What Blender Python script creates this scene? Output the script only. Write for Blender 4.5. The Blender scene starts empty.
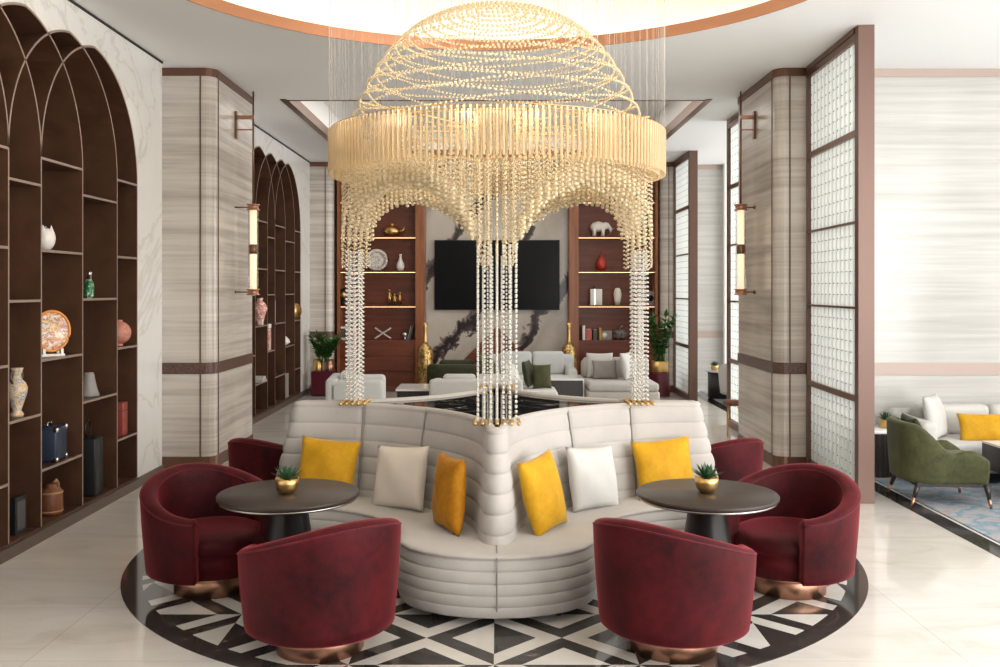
import bpy, bmesh, math, random
import numpy as np
from mathutils import Vector, Matrix
R = math.radians
rnd = random.Random(7)
S = bpy.context.scene
COL = S.collection
CAMH, VX, HY, FPX = 1.9, 497.0, 289.0, 940.0
CEIL = 4.24

# ------------------------------------------------------------------ helpers
class MB:
    def __init__(s): s.v = []; s.f = []; s.m = []; s.sm = []
    def add(s, vs, fs, mi=0, smooth=False):
        o = len(s.v); s.v += [tuple(v) for v in vs]
        for f in fs:
            s.f.append(tuple(i + o for i in f)); s.m.append(mi); s.sm.append(smooth)
        return s
    def box(s, x0, x1, y0, y1, z0, z1, mi=0):
        vs = [(x, y, z) for z in (z0, z1) for y in (y0, y1) for x in (x0, x1)]
        return s.add(vs, [(0,2,3,1),(4,5,7,6),(0,1,5,4),(2,6,7,3),(0,4,6,2),(1,3,7,5)], mi)
    def cbox(s, c, d, mi=0, rot=None):
        vs = []
        for z in (-.5,.5):
            for y in (-.5,.5):
                for x in (-.5,.5):
                    p = Vector((x*d[0], y*d[1], z*d[2]))
                    if rot is not None: p = rot @ p
                    vs.append(p + Vector(c))
        return s.add(vs, [(0,2,3,1),(4,5,7,6),(0,1,5,4),(2,6,7,3),(0,4,6,2),(1,3,7,5)], mi)
    def rbox(s, x0, x1, y0, y1, z0, z1, r=.03, seg=3, mi=0, puff=0.0):
        bm = bmesh.new(); bmesh.ops.create_cube(bm, size=1)
        for v in bm.verts:
            v.co = Vector((x0+(v.co.x+.5)*(x1-x0), y0+(v.co.y+.5)*(y1-y0), z0+(v.co.z+.5)*(z1-z0)))
        r = min(r, .49*min(x1-x0, y1-y0, z1-z0))
        bmesh.ops.bevel(bm, geom=bm.edges[:], offset=r, segments=seg, profile=.5, affect='EDGES')
        bm.verts.index_update()
        vs = [v.co.copy() for v in bm.verts]; fs = [[v.index for v in f.verts] for f in bm.faces]
        bm.free(); return s.add(vs, fs, mi, True)
    def lathe(s, prof, n=24, c=(0,0,0), mi=0, smooth=True, axis='Z', sx=1, sy=1, cap=True):
        vs = []; fs = []
        for (r, z) in prof:
            for k in range(n):
                a = 2*math.pi*k/n
                p = (r*math.cos(a)*sx, r*math.sin(a)*sy, z)
                if axis == 'X': p = (p[2], p[0], p[1])
                if axis == 'Y': p = (p[0], p[2], p[1])
                vs.append((p[0]+c[0], p[1]+c[1], p[2]+c[2]))
        for i in range(len(prof)-1):
            for k in range(n):
                k2 = (k+1) % n
                fs.append((i*n+k, i*n+k2, (i+1)*n+k2, (i+1)*n+k))
        if cap and prof[0][0] > 1e-4: fs.append(tuple(range(n-1, -1, -1)))
        if cap and prof[-1][0] > 1e-4: fs.append(tuple((len(prof)-1)*n+k for k in range(n)))
        return s.add(vs, fs, mi, smooth)
    def tube(s, pts, r, n=8, mi=0, closed=False):
        pts = [Vector(p) for p in pts]; N = len(pts); vs = []; fs = []
        rr = r if isinstance(r, (list, tuple)) else [r]*N
        for i, p in enumerate(pts):
            a = pts[(i-1) % N] if (closed or i > 0) else p
            b = pts[(i+1) % N] if (closed or i < N-1) else p
            t = (b-a).normalized()
            up = Vector((0,0,1)) if abs(t.z) < .95 else Vector((1,0,0))
            u = t.cross(up).normalized(); w = t.cross(u).normalized()
            for k in range(n):
                g = 2*math.pi*k/n
                vs.append(p + rr[i]*(u*math.cos(g) + w*math.sin(g)))
        M = N if closed else N-1
        for i in range(M):
            j = (i+1) % N
            for k in range(n):
                k2 = (k+1) % n
                fs.append((i*n+k, i*n+k2, j*n+k2, j*n+k))
        if not closed:
            fs.append(tuple(range(n))); fs.append(tuple((N-1)*n+k for k in range(n-1,-1,-1)))
        return s.add(vs, fs, mi, True)
    def prism(s, poly, z0, z1, mi=0, cap=True, smooth=False):
        n = len(poly)
        vs = [(p[0],p[1],z0) for p in poly] + [(p[0],p[1],z1) for p in poly]
        fs = [(i,(i+1)%n,n+(i+1)%n,n+i) for i in range(n)]
        s.add(vs, fs, mi, smooth)
        if cap: s.add(vs, [tuple(range(n-1,-1,-1)), tuple(range(n,2*n))], mi)
        return s
    def build(s, name, mats, parent=None, loc=None, fix=True):
        me = bpy.data.meshes.new(name); me.from_pydata([tuple(v) for v in s.v], [], s.f)
        if not isinstance(mats, (list, tuple)): mats = [mats]
        for m in mats: me.materials.append(m)
        me.polygons.foreach_set('material_index', s.m)
        me.polygons.foreach_set('use_smooth', s.sm)
        me.update()
        if fix:
            bm = bmesh.new(); bm.from_mesh(me); bmesh.ops.recalc_face_normals(bm, faces=bm.faces[:]); bm.to_mesh(me); bm.free()
        o = bpy.data.objects.new(name, me); COL.objects.link(o)
        if parent is not None: o.parent = parent
        if loc is not None: o.location = loc
        return o

def tag(o, label=None, cat=None, group=None, kind=None):
    if label: o['label'] = label
    if cat: o['category'] = cat
    if group: o['group'] = group
    if kind: o['kind'] = kind
    return o
def thing(name, label, cat, loc=(0,0,0), rz=0, group=None):
    o = bpy.data.objects.new(name, None); COL.objects.link(o)
    o.empty_display_size = .1; o.location = loc; o.rotation_euler = (0,0,rz)
    return tag(o, label, cat, group)
def dup(root, loc, rz, label, mats=None):
    r = root.copy(); COL.objects.link(r); r.location = loc; r.rotation_euler = (0,0,rz); r['label'] = label
    for ch in list(root.children):
        c = ch.copy(); COL.objects.link(c); c.parent = r
        for g in list(ch.children):
            d = g.copy(); COL.objects.link(d); d.parent = c
    return r
def struct(name, mb, m, parent=None):
    o = mb.build(name, m, parent)
    if parent is None: o['kind'] = 'structure'
    return o
def W(px, py, Y): return Vector(((px-VX)/FPX*Y, Y, CAMH+(HY-py)/FPX*Y))
def smooth(t): t = max(0, min(1, t)); return t*t*(3-2*t)

# ------------------------------------------------------------------ materials
def mat(name, col, rough=.5, metal=0, spec=.5, sheen=0, sheen_tint=(1,1,1), trans=0, ior=1.5, coat=0, emit=None, es=0, alpha=1):
    m = bpy.data.materials.new(name); m.use_nodes = True
    b = m.node_tree.nodes['Principled BSDF']
    b.inputs['Base Color'].default_value = (*col, 1); b.inputs['Roughness'].default_value = rough
    b.inputs['Metallic'].default_value = metal; b.inputs['Specular IOR Level'].default_value = spec
    b.inputs['Sheen Weight'].default_value = sheen; b.inputs['Sheen Tint'].default_value = (*sheen_tint, 1)
    b.inputs['Sheen Roughness'].default_value = .4
    b.inputs['Transmission Weight'].default_value = trans; b.inputs['IOR'].default_value = ior
    b.inputs['Coat Weight'].default_value = coat; b.inputs['Alpha'].default_value = alpha
    if emit: b.inputs['Emission Color'].default_value = (*emit, 1); b.inputs['Emission Strength'].default_value = es
    return m
def nd(m, t, **kw):
    n = m.node_tree.nodes.new(t)
    for k, v in kw.items(): setattr(n, k, v)
    return n
def lk(m, a, b): m.node_tree.links.new(a, b)
def bsdf(m): return m.node_tree.nodes['Principled BSDF']
def coords(m, scale=(1,1,1), rot=(0,0,0), loc=(0,0,0), kind='Object'):
    tc = nd(m, 'ShaderNodeTexCoord'); mp = nd(m, 'ShaderNodeMapping')
    mp.inputs['Scale'].default_value = scale; mp.inputs['Rotation'].default_value = rot; mp.inputs['Location'].default_value = loc
    lk(m, tc.outputs[kind], mp.inputs['Vector']); return mp.outputs['Vector']
def noise(m, vec, scale=5, detail=4, rough=.55, dist=0):
    n = nd(m, 'ShaderNodeTexNoise'); lk(m, vec, n.inputs['Vector'])
    n.inputs['Scale'].default_value = scale; n.inputs['Detail'].default_value = detail
    n.inputs['Roughness'].default_value = rough; n.inputs['Distortion'].default_value = dist
    return n.outputs['Fac']
def ramp(m, fac, stops, interp='LINEAR'):
    r = nd(m, 'ShaderNodeValToRGB'); r.color_ramp.interpolation = interp
    e = r.color_ramp.elements
    while len(e) < len(stops): e.new(.5)
    for i, (p, c) in enumerate(stops): e[i].position = p; e[i].color = (*c, 1)
    lk(m, fac, r.inputs['Fac']); return r.outputs['Color']
def bump(m, h, strength=.2, dist=.01):
    b = nd(m, 'ShaderNodeBump'); b.inputs['Strength'].default_value = strength; b.inputs['Distance'].default_value = dist
    lk(m, h, b.inputs['Height']); lk(m, b.outputs['Normal'], bsdf(m).inputs['Normal'])
def math_(m, op, a, b=None, c=None):
    n = nd(m, 'ShaderNodeMath', operation=op)
    for i, x in enumerate((a, b, c)):
        if x is None: continue
        if isinstance(x, (int, float)): n.inputs[i].default_value = x
        else: lk(m, x, n.inputs[i])
    return n.outputs[0]
def mixc(m, f, a, b, blend='MIX'):
    n = nd(m, 'ShaderNodeMix', data_type='RGBA', blend_type=blend)
    if isinstance(f, (int, float)): n.inputs[0].default_value = f
    else: lk(m, f, n.inputs[0])
    for i, x in ((6, a), (7, b)):
        if isinstance(x, tuple): n.inputs[i].default_value = (*x, 1)
        else: lk(m, x, n.inputs[i])
    return n.outputs[2]

def m_floor():
    m = mat('cream_marble_floor', (.62,.58,.53), .09, spec=.55)
    v = coords(m, (.6,1.6,1)); n = noise(m, v, 1.6, 7, .6, 1.2)
    c = ramp(m, n, [(.30,(.55,.51,.46)),(.46,(.64,.605,.56)),(.7,(.70,.67,.63))])
    br = nd(m, 'ShaderNodeTexBrick'); br.offset = 0
    lk(m, coords(m), br.inputs['Vector'])
    br.inputs['Color1'].default_value = (1,1,1,1); br.inputs['Color2'].default_value = (.94,.94,.94,1)
    br.inputs['Mortar'].default_value = (.72,.68,.62,1); br.inputs['Scale'].default_value = 1
    br.inputs['Mortar Size'].default_value = .0025; br.inputs['Brick Width'].default_value = 1.2; br.inputs['Row Height'].default_value = .8
    lk(m, mixc(m, 1.0, c, br.outputs['Color'], 'MULTIPLY'), bsdf(m).inputs['Base Color']); return m
def m_medallion():
    m = mat('inlaid_marble', (.5,.5,.5), .08, spec=.55)
    tc = nd(m, 'ShaderNodeTexCoord'); sp = nd(m, 'ShaderNodeSeparateXYZ'); lk(m, tc.outputs['Object'], sp.inputs[0])
    P = .735
    cu = math_(m, 'DIVIDE', sp.outputs['X'], P); cv = math_(m, 'DIVIDE', sp.outputs['Y'], P)
    fu = math_(m, 'FLOOR', cu); fv = math_(m, 'FLOOR', cv)
    u = math_(m, 'MULTIPLY_ADD', math_(m, 'SUBTRACT', cu, fu), 2, -1); w = math_(m, 'MULTIPLY_ADD', math_(m, 'SUBTRACT', cv, fv), 2, -1)
    au = math_(m, 'ABSOLUTE', u); av = math_(m, 'ABSOLUTE', w)
    d = math_(m, 'SUBTRACT', au, av)
    side = math_(m, 'GREATER_THAN', d, 0)
    inner = math_(m, 'GREATER_THAN', math_(m, 'ABSOLUTE', d), .38)
    par = math_(m, 'ADD', fu, fv)
    tot = math_(m, 'ADD', math_(m, 'ADD', side, inner), par)
    odd = math_(m, 'GREATER_THAN', math_(m, 'FLOORED_MODULO', tot, 2) , .5)
    r2 = math_(m, 'SQRT', math_(m, 'ADD', math_(m, 'POWER', sp.outputs['X'], 2), math_(m, 'POWER', sp.outputs['Y'], 2)))
    ring = math_(m, 'GREATER_THAN', r2, 2.44)
    dark = math_(m, 'MAXIMUM', odd, ring)
    v = coords(m); n1 = noise(m, v, 3.5, 8, .65, 1.5); n2 = noise(m, v, 2, 5, .5, .6)
    cd = ramp(m, n1, [(.3,(.028,.025,.023)),(.58,(.046,.041,.038)),(.66,(.08,.07,.065)),(.72,(.25,.23,.2))])
    cw = ramp(m, n2, [(.3,(.53,.49,.44)),(.6,(.68,.65,.60))])
    lk(m, mixc(m, dark, cw, cd), bsdf(m).inputs['Base Color']); return m
def m_wallmarble():
    m = mat('white_veined_marble', (.8,.8,.78), .2)
    v = coords(m); n = noise(m, v, .75, 8, .55, .7)
    c = ramp(m, n, [(.34,(.86,.855,.83)),(.485,(.82,.81,.785)),(.50,(.70,.68,.64)),(.512,(.82,.81,.785)),(.7,(.87,.865,.845))])
    br = nd(m, 'ShaderNodeTexBrick'); br.offset = 0
    lk(m, coords(m, (1,1,1), (0,R(90),R(90))), br.inputs['Vector'])
    lk(m, c, bsdf(m).inputs['Base Color']); return m
def m_stone(name='striated_travertine', lo=(.36,.31,.265), hi=(.61,.56,.505), seed=0):
    m = mat(name, hi, .22)
    v = coords(m, (.3,.3,10), loc=(seed,0,seed)); n = noise(m, v, 1.5, 6, .62, .12)
    v2 = coords(m, (.9,.9,.55), loc=(seed,3,0)); n2 = noise(m, v2, 1.2, 2)
    f = math_(m, 'MULTIPLY_ADD', n2, .35, math_(m, 'MULTIPLY', n, .8))
    mid = tuple((a+b)/2 for a, b in zip(lo, hi))
    c = ramp(m, f, [(.34,lo),(.50,mid),(.64,hi),(.75,tuple(min(1,x*1.1) for x in hi))])
    lk(m, c, bsdf(m).inputs['Base Color']); return m
def m_slab():
    m = mat('dark_veined_marble_slab', (.6,.55,.5), .15)
    v = coords(m); sp = nd(m, 'ShaderNodeSeparateXYZ'); lk(m, v, sp.inputs[0])
    n1 = noise(m, v, 1.1, 9, .62, .6); n2 = noise(m, v, 4.5, 9, .7, .8)
    c = math_(m, 'SUBTRACT', sp.outputs['Z'], math_(m, 'MULTIPLY', sp.outputs['X'], 1.4))
    c = math_(m, 'MULTIPLY_ADD', n1, 1.5, c); c = math_(m, 'MULTIPLY_ADD', n2, .55, c)
    f = math_(m, 'FRACT', math_(m, 'DIVIDE', math_(m, 'ADD', c, -1.1), 1.86))
    col = ramp(m, f, [(.0,(.16,.12,.11)),(.05,(.03,.024,.026)),(.12,(.022,.018,.02)),(.17,(.20,.15,.14)),(.20,(.50,.45,.39)),(.6,(.58,.54,.48)),(.86,(.46,.41,.35)),(.97,(.52,.47,.41))])
    lk(m, col, bsdf(m).inputs['Base Color']); return m
def m_wood(name, a, b, rough=.3, axis='Z', sc=1):
    m = mat(name, b, rough)
    s = {'Z':(9,9,.7),'X':(.7,9,9),'Y':(9,.7,9)}[axis]
    n = noise(m, coords(m, tuple(x*sc for x in s)), 1.5, 6, .6, .6)
    lk(m, ramp(m, n, [(.3,a),(.65,b)]), bsdf(m).inputs['Base Color']); return m
def m_fabric(name, col, amt=.12, scale=260, rough=.85, sheen=.2):
    m = mat(name, col, rough, spec=.2, sheen=sheen)
    v = coords(m); n = noise(m, v, scale, 3, .7); n2 = noise(m, v, 5, 3)
    f = math_(m, 'MULTIPLY_ADD', n2, .4, math_(m, 'MULTIPLY', n, .6))
    lk(m, ramp(m, f, [(.3,tuple(x*(1-amt) for x in col)),(.7,tuple(min(1,x*(1+amt)) for x in col))]), bsdf(m).inputs['Base Color'])
    bump(m, n, .25, .002); return m
def m_velvet(name, a, b, tint, sheen=.9, scale=4):
    m = mat(name, a, .62, spec=.15, sheen=sheen, sheen_tint=tint)
    v = coords(m); n = noise(m, v, scale, 5, .65, .6); n2 = noise(m, v, scale*9, 2)
    f = math_(m, 'MULTIPLY_ADD', n2, .25, math_(m, 'MULTIPLY', n, .8))
    lk(m, ramp(m, f, [(.38,a),(.66,b)]), bsdf(m).inputs['Base Color']); return m
def m_rug():
    m = mat('mottled_blue_rug', (.3,.33,.36), .95, spec=.1)
    v = coords(m, (1.6,2.2,1)); n = noise(m, v, 1.7, 5, .6, .3)
    c = ramp(m, n, [(.3,(.40,.38,.37)),(.42,(.33,.34,.37)),(.5,(.17,.27,.33)),(.55,(.36,.39,.42)),(.64,(.37,.30,.31)),(.75,(.44,.43,.42))])
    lk(m, c, bsdf(m).inputs['Base Color']); bump(m, noise(m, coords(m), 300, 2), .3, .004); return m
def m_spots(name, base, ink, scale, thr=.5):
    m = mat(name, base, .3); n = noise(m, coords(m), scale, 3, .6, .8)
    lk(m, ramp(m, n, [(thr-.02,base),(thr+.03,ink)]), bsdf(m).inputs['Base Color']); return m
def m_multi(name, stops, scale, rough=.25):
    m = mat(name, stops[0][1], rough); n = noise(m, coords(m), scale, 4, .6, 1.0)
    lk(m, ramp(m, n, stops), bsdf(m).inputs['Base Color']); return m

M = {}
M['floor'] = m_floor(); M['medal'] = m_medallion(); M['wallm'] = m_wallmarble()
M['stone'] = m_stone(); M['stone2'] = m_stone('pale_striated_stone', (.40,.385,.36), (.53,.515,.485), 4)
M['slab'] = m_slab()
M['ceil'] = mat('white_paint_ceiling', (.90,.905,.90), .55)
M['white'] = mat('white_plaster', (.86,.85,.83), .6)
M['cove'] = mat('cream_cove_plaster', (.93,.89,.80), .6)
M['copper'] = mat('copper_trim', (.50,.27,.18), .34, 1)
M['bronze'] = mat('brown_bronze_trim', (.20,.105,.072), .32, .75)
M['rosebronze'] = mat('rose_bronze_frame', (.145,.080,.060), .42, .25)
M['bandm'] = m_multi('patterned_bronze_band', [(.4,(.07,.035,.025)),(.6,(.15,.085,.065))], 60, .35)
M['shelfm'] = m_multi('dark_bronze_shelving', [(.3,(.064,.027,.014)),(.7,(.100,.047,.025))], 3, .42)
M['paleband'] = mat('pale_rose_metal_band', (.42,.33,.285), .45, .2)
M['shelfedge'] = mat('brushed_rose_metal_edge', (.42,.31,.26), .4, .6)
M['plinth'] = mat('taupe_metal_plinth', (.17,.125,.10), .4, .5)
M['mahog'] = m_wood('red_mahogany', (.10,.022,.009), (.19,.045,.018), .36, 'X')
M['mahogv'] = m_wood('warm_mahogany_upright', (.20,.062,.022), (.33,.115,.045), .34, 'Z')
M['sofa'] = m_fabric('pale_oatmeal_weave', (.455,.425,.395), .10, 220)
M['sofa2'] = m_fabric('pale_grey_weave', (.58,.59,.58), .06, 200)
M['white_f'] = m_fabric('white_boucle', (.56,.545,.515), .06, 120)
M['burg'] = m_velvet('burgundy_velvet', (.016,.0008,.0018), (.068,.0038,.006), (.9,.15,.19), .46, 2.6)
M['burg_p'] = m_velvet('burgundy_piping', (.06,.005,.009), (.11,.01,.018), (.8,.25,.3), .45)
M['must'] = m_velvet('mustard_velvet', (.48,.24,.010), (.62,.335,.016), (1,.8,.35), .35)
M['amber'] = m_velvet('amber_velvet', (.33,.125,.006), (.50,.21,.012), (1,.6,.2), .3)
M['cream_f'] = m_fabric('cream_linen', (.70,.62,.535), .06, 180)
M['olive'] = m_velvet('olive_green_velvet', (.044,.045,.018), (.085,.085,.038), (.55,.55,.4), .25)
M['dolive'] = m_velvet('dark_olive_velvet', (.026,.028,.015), (.052,.054,.028), (.5,.5,.38), .25)
M['greyp'] = m_fabric('taupe_grey_cloth', (.26,.245,.225), .1, 180)
M['tabletop'] = m_wood('espresso_tabletop', (.028,.019,.015), (.045,.032,.026), .38, 'X')
bsdf(M['tabletop']).inputs['Specular IOR Level'].default_value = .3
M['blackm'] = mat('black_satin_metal', (.016,.014,.014), .35, .3)
M['steel'] = mat('brushed_steel_edge', (.5,.47,.44), .3, 1)
M['dwood'] = m_wood('dark_espresso_wood', (.012,.009,.009), (.028,.02,.018), .35, 'Z')
M['wtop'] = mat('white_marble_top', (.80,.785,.76), .15)
M['gold'] = mat('gold_metal', (.68,.44,.17), .36, 1)
M['goldd'] = m_multi('hammered_gold', [(.42,(.16,.085,.02)),(.52,(.62,.42,.16)),(.7,(.80,.58,.26))], 24, .35)
bsdf(M['goldd']).inputs['Metallic'].default_value = .8
M['leaf'] = m_multi('glossy_green_leaf', [(.35,(.02,.075,.012)),(.65,(.06,.16,.03))], 9, .35)
M['succ'] = m_multi('succulent_green', [(.35,(.015,.05,.022)),(.65,(.05,.12,.05))], 30, .45)
M['soil'] = mat('dark_soil', (.03,.02,.014), .9)
M['burgpot'] = mat('burgundy_lacquer_stand', (.10,.008,.022), .3)
M['tv'] = mat('black_glass_screen', (.004,.005,.006), .2, spec=.12)
M['mirror'] = m_multi('polished_black_marble', [(.48,(.012,.011,.011)),(.497,(.02,.018,.018)),(.503,(.5,.48,.45)),(.515,(.012,.011,.011))], 1.3, .04)
bsdf(M['mirror']).inputs['IOR'].default_value = 1.9
M['rug'] = m_rug()
M['darkstrip'] = m_multi('dark_marble_border', [(.3,(.02,.018,.018)),(.6,(.045,.04,.038)),(.75,(.15,.14,.13))], 5, .1)
M['bead'] = mat('champagne_crystal_bead', (.93,.80,.56), .08, trans=.55, ior=1.5, spec=.7)
M['beadc'] = mat('clear_crystal_bead', (.97,.94,.88), .08, trans=.55, ior=1.5, spec=.7)
M['rod'] = mat('amber_crystal_rod', (.94,.76,.50), .12, trans=.6, ior=1.45, spec=.6)
M['wire'] = mat('fine_steel_wire', (.75,.73,.70), .4, .3, alpha=.45)
M['led'] = mat('warm_led_strip', (1,.8,.55), .5, emit=(1,.60,.30), es=4)
M['ledc'] = mat('cove_led_strip', (1,.9,.7), .5, emit=(1,.84,.64), es=8)
M['lamp'] = mat('lit_lamp_core', (.9,.8,.6), .5, emit=(1,.80,.52), es=.75)
M['lampglass'] = mat('clear_lamp_glass', (1,1,1), .03, trans=1, ior=1.15, spec=.3, alpha=.35)
M['glass'] = mat('frosted_glass_block', (.86,.885,.87), .18, spec=.6)
_m = M['glass']; _t = nd(_m,'ShaderNodeBsdfTranslucent'); _t.inputs[0].default_value = (.9,.93,.91,1); _x = nd(_m,'ShaderNodeMixShader'); _x.inputs[0].default_value = .55
_o = _m.node_tree.nodes['Material Output']; lk(_m, bsdf(_m).outputs[0], _x.inputs[1]); lk(_m, _t.outputs[0], _x.inputs[2]); lk(_m, _x.outputs[0], _o.inputs['Surface'])
M['pin'] = mat('dark_joint_pin', (.03,.028,.027), .4, .5)
M['ivory'] = mat('ivory_ceramic', (.80,.77,.71), .3)
M['red'] = mat('red_lacquer', (.45,.035,.022), .25)
M['pink'] = m_multi('pink_terracotta', [(.4,(.50,.19,.14)),(.6,(.62,.27,.20))], 40, .5)
M['greenglass'] = m_spots('green_swirl_glass', (.01,.16,.05), (.6,.75,.55), 22, .56)
M['greyc'] = mat('grey_stoneware', (.30,.28,.265), .5)
M['navy'] = mat('navy_leather_case', (.018,.03,.06), .45)
M['blackbox'] = mat('black_leather_case', (.012,.013,.015), .45)
M['redbox'] = mat('red_lacquer_box', (.30,.055,.04), .4)
M['brownj'] = m_wood('brown_leather_wicker', (.10,.03,.012), (.25,.09,.04), .45, 'Z', 3)
M['tan'] = mat('tan_leather_strap', (.42,.24,.10), .5)
M['paint'] = m_multi('painted_porcelain', [(.3,(.75,.62,.45)),(.42,(.70,.68,.62)),(.5,(.50,.10,.04)),(.56,(.8,.55,.2)),(.64,(.75,.7,.6)),(.72,(.25,.25,.4))], 16)
M['paint2'] = m_multi('majolica_pattern', [(.36,(.75,.65,.45)),(.45,(.2,.22,.32)),(.52,(.75,.6,.35)),(.6,(.55,.25,.1)),(.68,(.78,.74,.65))], 26)
M['paint3'] = m_multi('red_and_white_glaze', [(.42,(.8,.76,.7)),(.52,(.6,.12,.06)),(.62,(.85,.8,.74))], 11)
M['orange_rim'] = mat('orange_glaze', (.72,.25,.04), .25)
M['silver'] = mat('silver_metal', (.75,.74,.72), .2, 1)
M['yellowb'] = mat('yellow_cloth_cover', (.6,.36,.06), .6)
M['slate'] = mat('slate_grey_cover', (.09,.085,.085), .5)
M['seam'] = mat('dark_seam_shadow_gap', (.02,.018,.016), .7)

# ------------------------------------------------------------------ setting: floor, ceiling
mb = MB(); mb.add([(-3.9,-4,0),(9,-4,0),(9,18.2,0),(-3.9,18.2,0)], [(0,1,2,3)])
struct('floor', mb, M['floor'])
MC = Vector((-.016, 6.95, 0)); MR = 2.57
mb = MB(); mb.lathe([(0,.003),(MR,.003),(MR,0)], 128, smooth=False)
o = struct('floor_medallion', mb, M['medal']); o.location = MC
mb = MB(); mb.box(3.55,3.72,2,9.98,0,.003); mb.box(3.55,3.72,11.55,17.6,0,.003)
struct('floor_border', mb, M['darkstrip'])
mb = MB(); mb.box(3.72,3.745,2,9.98,0,.0035); mb.box(3.72,3.745,11.55,17.6,0,.0035)
struct('floor_border_line', mb, M['wtop'])

CC = (0, 6.44); CR = 2.77
KX0, KX1, KY0, KY1 = -2.6, 2.58, 11.64, 16.6
bm = bmesh.new()
def loop(bm, pts):
    vs = [bm.verts.new(p) for p in pts]
    return [bm.edges.new((vs[i], vs[(i+1) % len(vs)])) for i in range(len(vs))]
es = loop(bm, [(-3.9,-4,CEIL),(9,-4,CEIL),(9,18.2,CEIL),(-3.9,18.2,CEIL)])
es += loop(bm, [(CC[0]+CR*math.cos(2*math.pi*k/96), CC[1]+CR*math.sin(2*math.pi*k/96), CEIL) for k in range(96)])
es += loop(bm, [(KX0,KY0,CEIL),(KX1,KY0,CEIL),(KX1,KY1,CEIL),(KX0,KY1,CEIL)])
bmesh.ops.triangle_fill(bm, use_beauty=True, use_dissolve=False, edges=es)
me = bpy.data.meshes.new('ceiling'); bm.to_mesh(me); bm.free(); me.materials.append(M['ceil'])
ceil = bpy.data.objects.new('ceiling', me); COL.objects.link(ceil); ceil['kind'] = 'structure'
mb = MB(); mb.lathe([(CR+.22,CEIL+.10),(CR+.22,CEIL+.55),(CR-.15,CEIL+.68),(0,CEIL+.70)], 96, (CC[0],CC[1],0), cap=False)
struct('ceiling_cove', mb, M['cove'])
mb = MB()
prof = [(CR+.0,CEIL-.004),(CR-.012,CEIL-.004),(CR-.012,CEIL+.10),(CR+.0,CEIL+.10)]
n = 128; vs=[]; fs=[]
for r, z in prof:
    for k in range(n): a=2*math.pi*k/n; vs.append((CC[0]+r*math.cos(a),CC[1]+r*math.sin(a),z))
for i in range(4):
    for k in range(n): fs.append((i*n+k,i*n+(k+1)%n,((i+1)%4)*n+(k+1)%n,((i+1)%4)*n+k))
mb.add(vs, fs, 0, False); struct('trim_1', mb, M['copper'])
mb = MB(); mb.tube([(CC[0]+(CR+.18)*math.cos(2*math.pi*k/96), CC[1]+(CR+.18)*math.sin(2*math.pi*k/96), CEIL+.118) for k in range(96)], .012, 6, closed=True)
o = mb.build('cove_light_strip', M['ledc']); tag(o, 'warm light strip glowing inside the round ceiling recess', 'light strip')
mb = MB()   # ledge that carries the strip
n = 96; vs = [(CC[0]+r*math.cos(2*math.pi*k/n), CC[1]+r*math.sin(2*math.pi*k/n), CEIL+.10) for r in (CR, CR+.22) for k in range(n)]
mb.add(vs, [(k,(k+1)%n,n+(k+1)%n,n+k) for k in range(n)]); struct('ceiling_cove_ledge', mb, M['ceil'])
mb = MB()
Z2 = CEIL+.45
mb.add([(KX0,KY0,CEIL),(KX1,KY0,CEIL),(KX1,KY1,CEIL),(KX0,KY1,CEIL),(KX0,KY0,Z2),(KX1,KY0,Z2),(KX1,KY1,Z2),(KX0,KY1,Z2)],
       [(0,1,5,4),(1,2,6,5),(2,3,7,6),(3,0,4,7),(4,5,6,7)])
struct('ceiling_coffer', mb, M['white'])
mb = MB(); t = .07
mb.box(KX0,KX0+.02,KY0,KY1,CEIL-.01,CEIL+.12); mb.box(KX1-.02,KX1,KY0,KY1,CEIL-.01,CEIL+.12)
mb.box(KX0,KX1,KY0,KY0+.02,CEIL-.01,CEIL+.12); mb.box(KX0,KX1,KY1-.02,KY1,CEIL-.01,CEIL+.12)
mb.box(KX0-t,KX0,KY0-t,KY1+t,CEIL-.012,CEIL); mb.box(KX1,KX1+t,KY0-t,KY1+t,CEIL-.012,CEIL)
struct('trim_2', mb, M['bronze'])

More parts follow.
